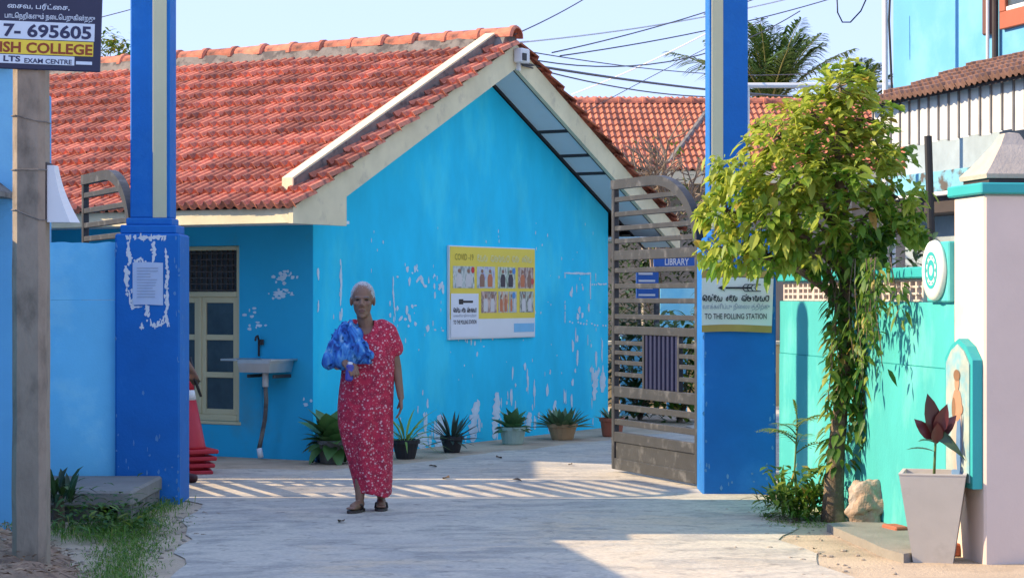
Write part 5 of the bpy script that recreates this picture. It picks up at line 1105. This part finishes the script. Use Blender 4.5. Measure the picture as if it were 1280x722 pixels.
def head(mb, c, s=1.0):
    """head looking along -Y, c = centre of the skull"""
    c = Vector(c)
    def e(o, r, rot=None): mb.ell(c + Vector(o) * s, [x * s for x in r], rot, 20, 14)
    e((0, .012, .03), (.074, .094, .090)); e((0, -.012, -.03), (.062, .074, .085)); e((0, -.03, -.085), (.042, .05, .038)); e((0, -.06, -.105), (.024, .022, .018))
    e((0, -.068, .018), (.052, .02, .014)); e((.038, -.058, -.022), (.022, .022, .018)); e((-.038, -.058, -.022), (.022, .022, .018))
    mb.tube([c + Vector((0, -.078, .01)) * s, c + Vector((0, -.093, -.012)) * s, c + Vector((0, -.106, -.032)) * s], [.008 * s, .010 * s, .013 * s], 8); e((.013, -.092, -.035), (.010, .011, .009)); e((-.013, -.092, -.035), (.010, .011, .009)); e((0, -.08, -.066), (.026, .014, .008)); e((0, -.079, -.077), (.022, .014, .008))
    for q in (-1, 1): e((q * .076, .012, -.005), (.010, .022, .034), Matrix.Rotation(q * .35, 3, 'Z'))
def face_paint(me, c, s, mats_off=0):
    c = Vector(c)
    for v in me.vertices:
        p = (v.co - c) / s
        if p.y < -.03:
            for q in (-1, 1):
                g2 = ((p.x - q * .031) / .017) ** 2 + ((p.z - .002) / .012) ** 2; v.co.y += .007 * s * math.exp(-g2)
            g3 = (p.x / .02) ** 2 + ((p.z + .071) / .0035) ** 2; v.co.y += .004 * s * math.exp(-g3)
            for q in (-1, 1):
                g4 = ((p.x - q * (.03 + .1 * max(0, -.04 - p.z))) / .005) ** 2 + ((p.z + .058) / .02) ** 2; v.co.y += .003 * s * math.exp(-g4)
    for f in me.polygons:
        p = (f.center - c) / s
        if p.y < -.045:
            for q in (-1, 1):
                if ((p.x - q * .031) / .0115) ** 2 + ((p.z - .002) / .0042) ** 2 < 1: f.material_index = 2
                elif ((p.x - q * .031) / .018) ** 2 + ((p.z - .003) / .008) ** 2 < 1: f.material_index = 1
                if ((p.x - q * .034) / .022) ** 2 + ((p.z - .024 + .25 * abs(abs(p.x) - .03)) / .0045) ** 2 < 1: f.material_index = 4
            if (p.x / .024) ** 2 + ((p.z + .071) / .0085) ** 2 < 1 and p.y < -.06: f.material_index = 3
SK = [m_skin, m_skind, m_eye, m_lip, m_brow]
# ---- the woman (local: faces -Y; viewer left = -X)
D0 = 14.32; WX = (460 - 640) / F * D0
wo_ = thing("person", "elderly person with white hair in a long red dotted dress walking through the gate", "person", (WX, D0, .008))
sx = lambda px: (px - 460) / F * D0
sz = lambda py: CH - .008 - (py - HY) / F * D0
HC = Vector((sx(453.5), -.02, sz(353) - .118))
bm_ = MB(); head(bm_, HC, .98)
cap(bm_, HC + Vector((0, .015, -.07)), (-.005, .02, 1.19), .046, .056, 12)
bm_.ell((0, .03, 1.14), (.165, .09, .10)); bm_.ell((0, .03, .98), (.145, .09, .18)); bm_.ell((0, .03, .80), (.15, .10, .14))
# left arm hanging (viewer right)
SH = Vector((.140, .03, 1.185)); EL = Vector((.187, .05, .945)); WR = Vector((.217, .01, .752))
cap(bm_, (.08, .03, 1.2), SH, .05, .046); cap(bm_, SH, EL, .042, .034); cap(bm_, EL, WR, .034, .023); hand(bm_, WR, (.03, -.06, -1), (-1, -.1, 0), 1, .62, .95)
# right arm bent, forearm forward
SH2 = Vector((-.150, .03, 1.185)); EL2 = Vector((-.205, .03, .965)); WR2 = Vector((-.135, -.175, .985))
cap(bm_, (-.08, .03, 1.2), SH2, .05, .046); cap(bm_, SH2, EL2, .042, .034); cap(bm_, EL2, WR2, .034, .024); hand(bm_, WR2, (.55, -.65, -.38), (.15, .3, -1), 1, .95, .95)
# legs and feet: rear foot viewer right
for hx, kx, ky, ax, ay, toe in ((-.05, -.045, .015, sx(450), -.03, (-.35, -1, 0)), (.06, .065, .06, sx(475), .12, (.05, -1, 0))):
    cap(bm_, (hx, .03, .76), (kx, ky, .42), .075, .052); cap(bm_, (kx, ky, .42), (ax, ay + .01, .085), .05, .031)
    t_ = Vector(toe).normalized(); h0 = Vector((ax, ay + .02, .048)); cap(bm_, h0, h0 + t_ * .10 + Vector((0, 0, -.012)), .033, .030); sd_ = Vector((-t_.y, t_.x, 0))
    for i in range(5):
        b_ = h0 + t_ * .125 + sd_ * (.026 - .013 * i) + Vector((0, 0, -.018)); cap(bm_, b_, b_ + t_ * (.038 - .004 * abs(i - 1)), .0095, .0075, 6)
body_me = evaluated(bm_, .0046, 3, SK, "body"); face_paint(body_me, HC, .98)
link("body", body_me, wo_)
# hair: cropped white, high forehead
hb = MB(); hb.ell(HC + Vector((0, .022, .030)), (.0775, .0955, .0935), None, 28, 20); hme = evaluated(hb, .006, 1, [m_hair], "hair")
bmh = bmesh.new(); bmh.from_mesh(hme); dele = []
for f in bmh.faces:
    p = f.calc_center_median() - HC
    lim = .096 - 1.15 * max(0, p.y + .062) - (.022 * (abs(p.x) / .07) ** 2)
    if p.y > .03: lim = -.045
    if p.z < max(lim, -.05): dele.append(f)
bmesh.ops.delete(bmh, geom=dele, context='FACES'); bmh.to_mesh(hme); bmh.free()
for v in hme.vertices:
    n_ = noise.noise(v.co * 60) * .003 + noise.noise(v.co * 25) * .004; v.co += (v.co - HC).normalized() * n_
hme.polygons.foreach_set("use_smooth", [True] * len(hme.polygons)); hair = link("hair", hme, wo_)
hs_ = MB(); rh = random.Random(8)
for k in range(2600):
    u = Vector((rh.gauss(0, 1), rh.gauss(0, 1), rh.gauss(0, 1))).normalized(); p = Vector((u.x * .0755, u.y * .094 + .022, u.z * .0925 + .030))
    lim = .090 - 1.1 * max(0, p.y + .066) - .02 * (abs(p.x) / .07) ** 2 + rh.gauss(0, .010)
    if p.y > .035: lim = -.055
    if p.z < max(lim, -.06): continue
    d = (Vector((u.x * .6, .9, -.35 - .4 * abs(u.x))) + Vector((rh.gauss(0, .4), rh.gauss(0, .4), rh.gauss(0, .4)))); d -= u * d.dot(u); d = d.normalized() + u * rh.uniform(.1, .5)
    hs_.leaf(HC + p, d, u, rh.uniform(.010, .022), .0024, .1, rnd=rh.random(), seg=2)
hs_.build("strands", mat("white_hair_strand", None, .8, .1, 5, 0, ramp=[(0, (.30, .29, .28)), (.5, (.54, .53, .52)), (1, (.74, .73, .72))]), hair, recalc=False, attr=True, kind="stuff")
# dress
def dots_mat(name, base, base2, dot, sc):
    m = bpy.data.materials.new(name); m.use_nodes = True; N = m.node_tree.nodes; L = m.node_tree.links; b = N["Principled BSDF"]; b.inputs["Roughness"].default_value = .85
    tc = N.new("ShaderNodeTexCoord"); vo = N.new("ShaderNodeTexVoronoi"); vo.inputs["Scale"].default_value = sc; L.new(tc.outputs["Object"], vo.inputs["Vector"])
    no = N.new("ShaderNodeTexNoise"); no.inputs["Scale"].default_value = 26; L.new(tc.outputs["Object"], no.inputs["Vector"])
    cr1 = N.new("ShaderNodeValToRGB"); cr1.color_ramp.elements[0].position = .44; cr1.color_ramp.elements[0].color = (*base, 1); cr1.color_ramp.elements[1].position = .62; cr1.color_ramp.elements[1].color = (*base2, 1); L.new(no.outputs[0], cr1.inputs[0])
    lt_ = N.new("ShaderNodeMapRange"); lt_.inputs[1].default_value = .20; lt_.inputs[2].default_value = .32; lt_.inputs[3].default_value = 1; lt_.inputs[4].default_value = 0; L.new(vo.outputs["Distance"], lt_.inputs[0])
    v2 = N.new("ShaderNodeTexVoronoi"); v2.inputs["Scale"].default_value = sc * 1.9; L.new(tc.outputs["Object"], v2.inputs["Vector"]); l2_ = N.new("ShaderNodeMapRange"); l2_.inputs[1].default_value = .14; l2_.inputs[2].default_value = .28; l2_.inputs[3].default_value = .6; l2_.inputs[4].default_value = 0; L.new(v2.outputs["Distance"], l2_.inputs[0])
    mxm = N.new("ShaderNodeMath"); mxm.operation = 'MAXIMUM'; L.new(lt_.outputs[0], mxm.inputs[0]); L.new(l2_.outputs[0], mxm.inputs[1])
    mx = N.new("ShaderNodeMix"); mx.data_type = 'RGBA'; L.new(mxm.outputs[0], mx.inputs[0]); L.new(cr1.outputs[0], mx.inputs[6]); mx.inputs[7].default_value = (*dot, 1); L.new(mx.outputs[2], b.inputs["Base Color"]); return m
m_dress = dots_mat("red_dotted_cotton", (.52, .022, .060), (.33, .014, .045), (.70, .38, .40), 42)
rows = [(.105, 444, 488.5, .125, .02), (.20, 440, 489.5, .125, .02), (.32, 434, 490, .125, .015), (.45, 427, 491, .13, .01), (.56, 422, 491, .13, .005), (.68, 421, 491, .13, 0), (.80, 423, 492, .125, 0), (.92, 426, 493, .12, 0), (1.02, 428, 494, .115, 0), (1.12, 428, 493, .11, .005), (1.19, 428, 492, .095, .01), (1.235, 436, 484, .078, .015), (1.262, 443, 474, .06, .02)]
db = MB(); rings = []; n = 44
for z, p0, p1, hd, yo in rows:
    cx = (sx(p0) + sx(p1)) / 2; hw = (sx(p1) - sx(p0)) / 2; ring = []
    for j in range(n):
        a = 2 * math.pi * j / n; amp = .05 * max(0, min(1, (1.05 - z) / .6)) + .015; fo = 1 + amp * (math.sin(7 * a + 2.2 * z) * .5 + math.sin(11 * a - 3 * z + 1) * .35 + .4 * math.sin(4 * a + 5 * z))
        ex = abs(math.cos(a)) ** .85 * (1 if math.cos(a) >= 0 else -1); ring.append((cx + hw * ex * (1 + (fo - 1) * .35), .03 + yo + hd * math.sin(a) * fo, z + (.012 * math.sin(3 * a + 1) - .01 * math.cos(a) if z < .15 else 0)))
    rings.append(ring)
db.loft(rings)
cap(db, (.09, .03, 1.215), (.135, .03, 1.185), .058, .060, 14); cap(db, (.135, .03, 1.185), (.172, .04, 1.075), .059, .063, 14); cap(db, (-.09, .03, 1.215), (-.135, .03, 1.185), .058, .060, 14); cap(db, (-.135, .03, 1.185), (-.185, .035, 1.075), .059, .063, 14)
dme = evaluated(db, .0075, 3, [m_dress], "dress")
for v in dme.vertices:
    z = v.co.z; f_ = max(0, min(1, (1.1 - z) / .5)); c_ = .010 * f_ * math.sin(38 * v.co.x + 3 * math.sin(4 * z) + 2 * v.co.y) + .006 * noise.noise(Vector((v.co.x * 14, v.co.y * 14, z * 5))); v.co.y += c_ * (-1 if v.co.y < .03 else 1)
bmd = bmesh.new(); bmd.from_mesh(dme)           # scoop neckline and open sleeve ends
dele = [f for f in bmd.faces if (lambda c: (c.x + .012) ** 2 / .0030 + (c.z - 1.262) ** 2 / .0085 < 1 and c.y < .05)(f.calc_center_median()) or f.calc_center_median().z < .082]
bmesh.ops.delete(bmd, geom=dele, context='FACES'); bmd.to_mesh(dme); bmd.free(); link("dress", dme, wo_)
# sandals
m_san = mat("dark_brown_rubber", (.055, .038, .035), .7, .2, 9, .1)
for ax, ay, toe in ((sx(450), -.03, (-.35, -1, 0)), (sx(475), .12, (.05, -1, 0))):
    t_ = Vector(toe).normalized(); sd_ = Vector((-t_.y, t_.x, 0)); c = Vector((ax, ay + .02, 0)) + t_ * .055; pts = []
    for j in range(18):
        a = 2 * math.pi * j / 18; pts.append((c + t_ * .118 * math.cos(a) + sd_ * .043 * math.sin(a) * (1 + .15 * math.cos(a))).to_2d())
    so = MB().slab([tuple(p) for p in pts], -.006, .016).build("sandal", m_san, wo_)
    h = c + t_ * .055; st_ = MB(); st_.tube([h + Vector((0, 0, .01)), h - t_ * .02 + Vector((0, 0, .055)), h - t_ * .06 + sd_ * .036 + Vector((0, 0, .045)), h - t_ * .085 + sd_ * .040 + Vector((0, 0, .012))], .0075, 6); st_.tube([h - t_ * .02 + Vector((0, 0, .055)), h - t_ * .06 - sd_ * .036 + Vector((0, 0, .045)), h - t_ * .085 - sd_ * .040 + Vector((0, 0, .012))], .0075, 6); st_.build("strap", m_san, so, smooth=True)
# blue cloth over the forearm
def dye_mat():
    m = bpy.data.materials.new("blue_tie_dye_cloth"); m.use_nodes = True; N = m.node_tree.nodes; L = m.node_tree.links; b = N["Principled BSDF"]; b.inputs["Roughness"].default_value = .8
    tc = N.new("ShaderNodeTexCoord"); mp = N.new("ShaderNodeMapping"); mp.inputs["Scale"].default_value = (1.7, 1, .75); L.new(tc.outputs["Object"], mp.inputs[0]); no = N.new("ShaderNodeTexNoise"); no.inputs["Scale"].default_value = 13; no.inputs["Detail"].default_value = 3; no.inputs["Distortion"].default_value = 1.2; L.new(mp.outputs[0], no.inputs["Vector"])
    cr1 = N.new("ShaderNodeValToRGB"); e = cr1.color_ramp.elements; e[0].position = .36; e[0].color = (.012, .05, .24, 1); e[1].position = .72; e[1].color = (.36, .55, .74, 1); k = e.new(.48); k.color = (.025, .15, .50, 1); k = e.new(.60); k.color = (.07, .28, .60, 1); L.new(no.outputs[0], cr1.inputs[0]); L.new(cr1.outputs[0], b.inputs["Base Color"]); return m
cb = MB()
for (px, py, y, rx, ry, rz2) in ((437, 415, -.02, .075, .085, .075), (428, 425, -.04, .075, .09, .09), (420, 438, -.07, .065, .085, .085), (414, 448, -.09, .055, .07, .06), (444, 425, -.09, .06, .07, .10), (452, 437, -.12, .065, .06, .075), (460, 444, -.12, .045, .05, .05), (440, 440, -.13, .07, .06, .075), (430, 448, -.12, .06, .06, .06)):
    cb.ell((sx(px), y, sz(py)), (rx, ry, rz2))
cme = evaluated(cb, .007, 6, [dye_mat()], "cloth_bundle")
for v in cme.vertices:
    x, y, z = v.co; f_ = .013 * math.sin(75 * x + 22 * (z - 1.1) * (1 if x > -.12 else -1.4) + 2.5 * noise.noise(v.co * 7)) + .007 * noise.noise(Vector((x * 22, y * 22, z * 8))); v.co += v.normal * f_
    if z < 1.0: v.co.z -= .012 * (1 + math.sin(70 * x))
link("cloth_bundle", cme, None, (WX, D0, .008), label="blue and white tie dyed cloth draped over the arm of the person in red", category="cloth")
ph = MB().box((0, 0, 0), (.05, .05, .11), .012); o = ph.build("small_bottle", mat("violet_blue_plastic", (.06, .07, .36), .3, .2, 20, .05), None, loc=(WX + sx(440), D0 - .225, .008 + sz(464)), label="small violet blue plastic packet hanging from the hand of the person in red", category="packet")
o.name = "small_packet"; o.rotation_euler = (0, R(4), R(12)); MB().box((0, 0, .06), (.03, .03, .02), .006).build("neck", m_white, o)

# ---- second person, almost hidden by the left pillar, facing right
P2 = Vector((P(212, 0, 16.6).x, 16.6, .006)); p2 = thing("person", "person in dark clothes standing almost hidden behind the blue pillar", "person", P2, R(90))
b2 = MB(); head(b2, (0, -.02, 1.50), 1.0); cap(b2, (0, .0, 1.43), (0, .02, 1.32), .052, .06); b2.ell((0, .02, 1.2), (.19, .11, .17)); b2.ell((0, .02, 1.0), (.16, .11, .2)); b2.ell((0, .02, .86), (.17, .12, .13))
cap(b2, (-.17, .02, 1.30), (-.20, -.08, 1.03), .05, .04); cap(b2, (-.20, -.08, 1.03), (-.17, -.185, .87), .04, .028); hand(b2, (-.17, -.185, .87), (.05, -.35, -1), (1, -.2, 0), -1, .9, 1.0)
cap(b2, (.17, .02, 1.30), (.21, .03, 1.03), .05, .04); cap(b2, (.21, .03, 1.03), (.20, -.05, .80), .04, .028); hand(b2, (.20, -.05, .80), (0, -.1, -1), (-1, 0, 0), 1, .6, 1.0)
for s_, yy in ((-1, -.03), (1, .05)):
    cap(b2, (s_ * .09, .02, .84), (s_ * .10, yy, .46), .085, .06); cap(b2, (s_ * .10, yy, .46), (s_ * .10, yy + .01, .09), .058, .04); cap(b2, (s_ * .10, yy + .02, .045), (s_ * .10, yy - .17, .035), .040, .036)
me2 = evaluated(b2, .007, 3, SK + [mat("dark_olive_shirt", (.09, .075, .055), .85, .15, 8, .1), mat("dark_trousers", (.025, .025, .03), .85, .15, 8, .1), mat("maroon_shoe", (.05, .012, .015), .4, .15, 8, .1)], "body"); face_paint(me2, (0, -.02, 1.50), 1.0)
for f in me2.polygons:
    c = f.center
    if c.z < .095: f.material_index = 7
    elif c.z < .93 and abs(c.x) < .19 and c.y > -.14: f.material_index = 6
    elif c.z < 1.36 and (abs(c.x) < .17 or c.z > 1.15): f.material_index = 5
link("body", me2, p2)
hb = MB(); hb.ell((0, .0, 1.535), (.082, .100, .090)); hm2 = evaluated(hb, .008, 1, [m_black], "hair"); bmh = bmesh.new(); bmh.from_mesh(hm2); bmesh.ops.delete(bmh, geom=[f for f in bmh.faces if f.calc_center_median().z < 1.53 and f.calc_center_median().y < .03], context='FACES'); bmh.to_mesh(hm2); bmh.free(); link("hair", hm2, p2)
hw_ = p2.matrix_basis @ Vector((-.165, -.215, .80)); MB().tube([(-.035, 0, .16), (0, 0, 0), (.05, 0, -.14)], [.012, .013, .010], 8).build("baton", m_black, None, smooth=True, loc=hw_, label="short dark stick held by the person behind the pillar", category="stick")
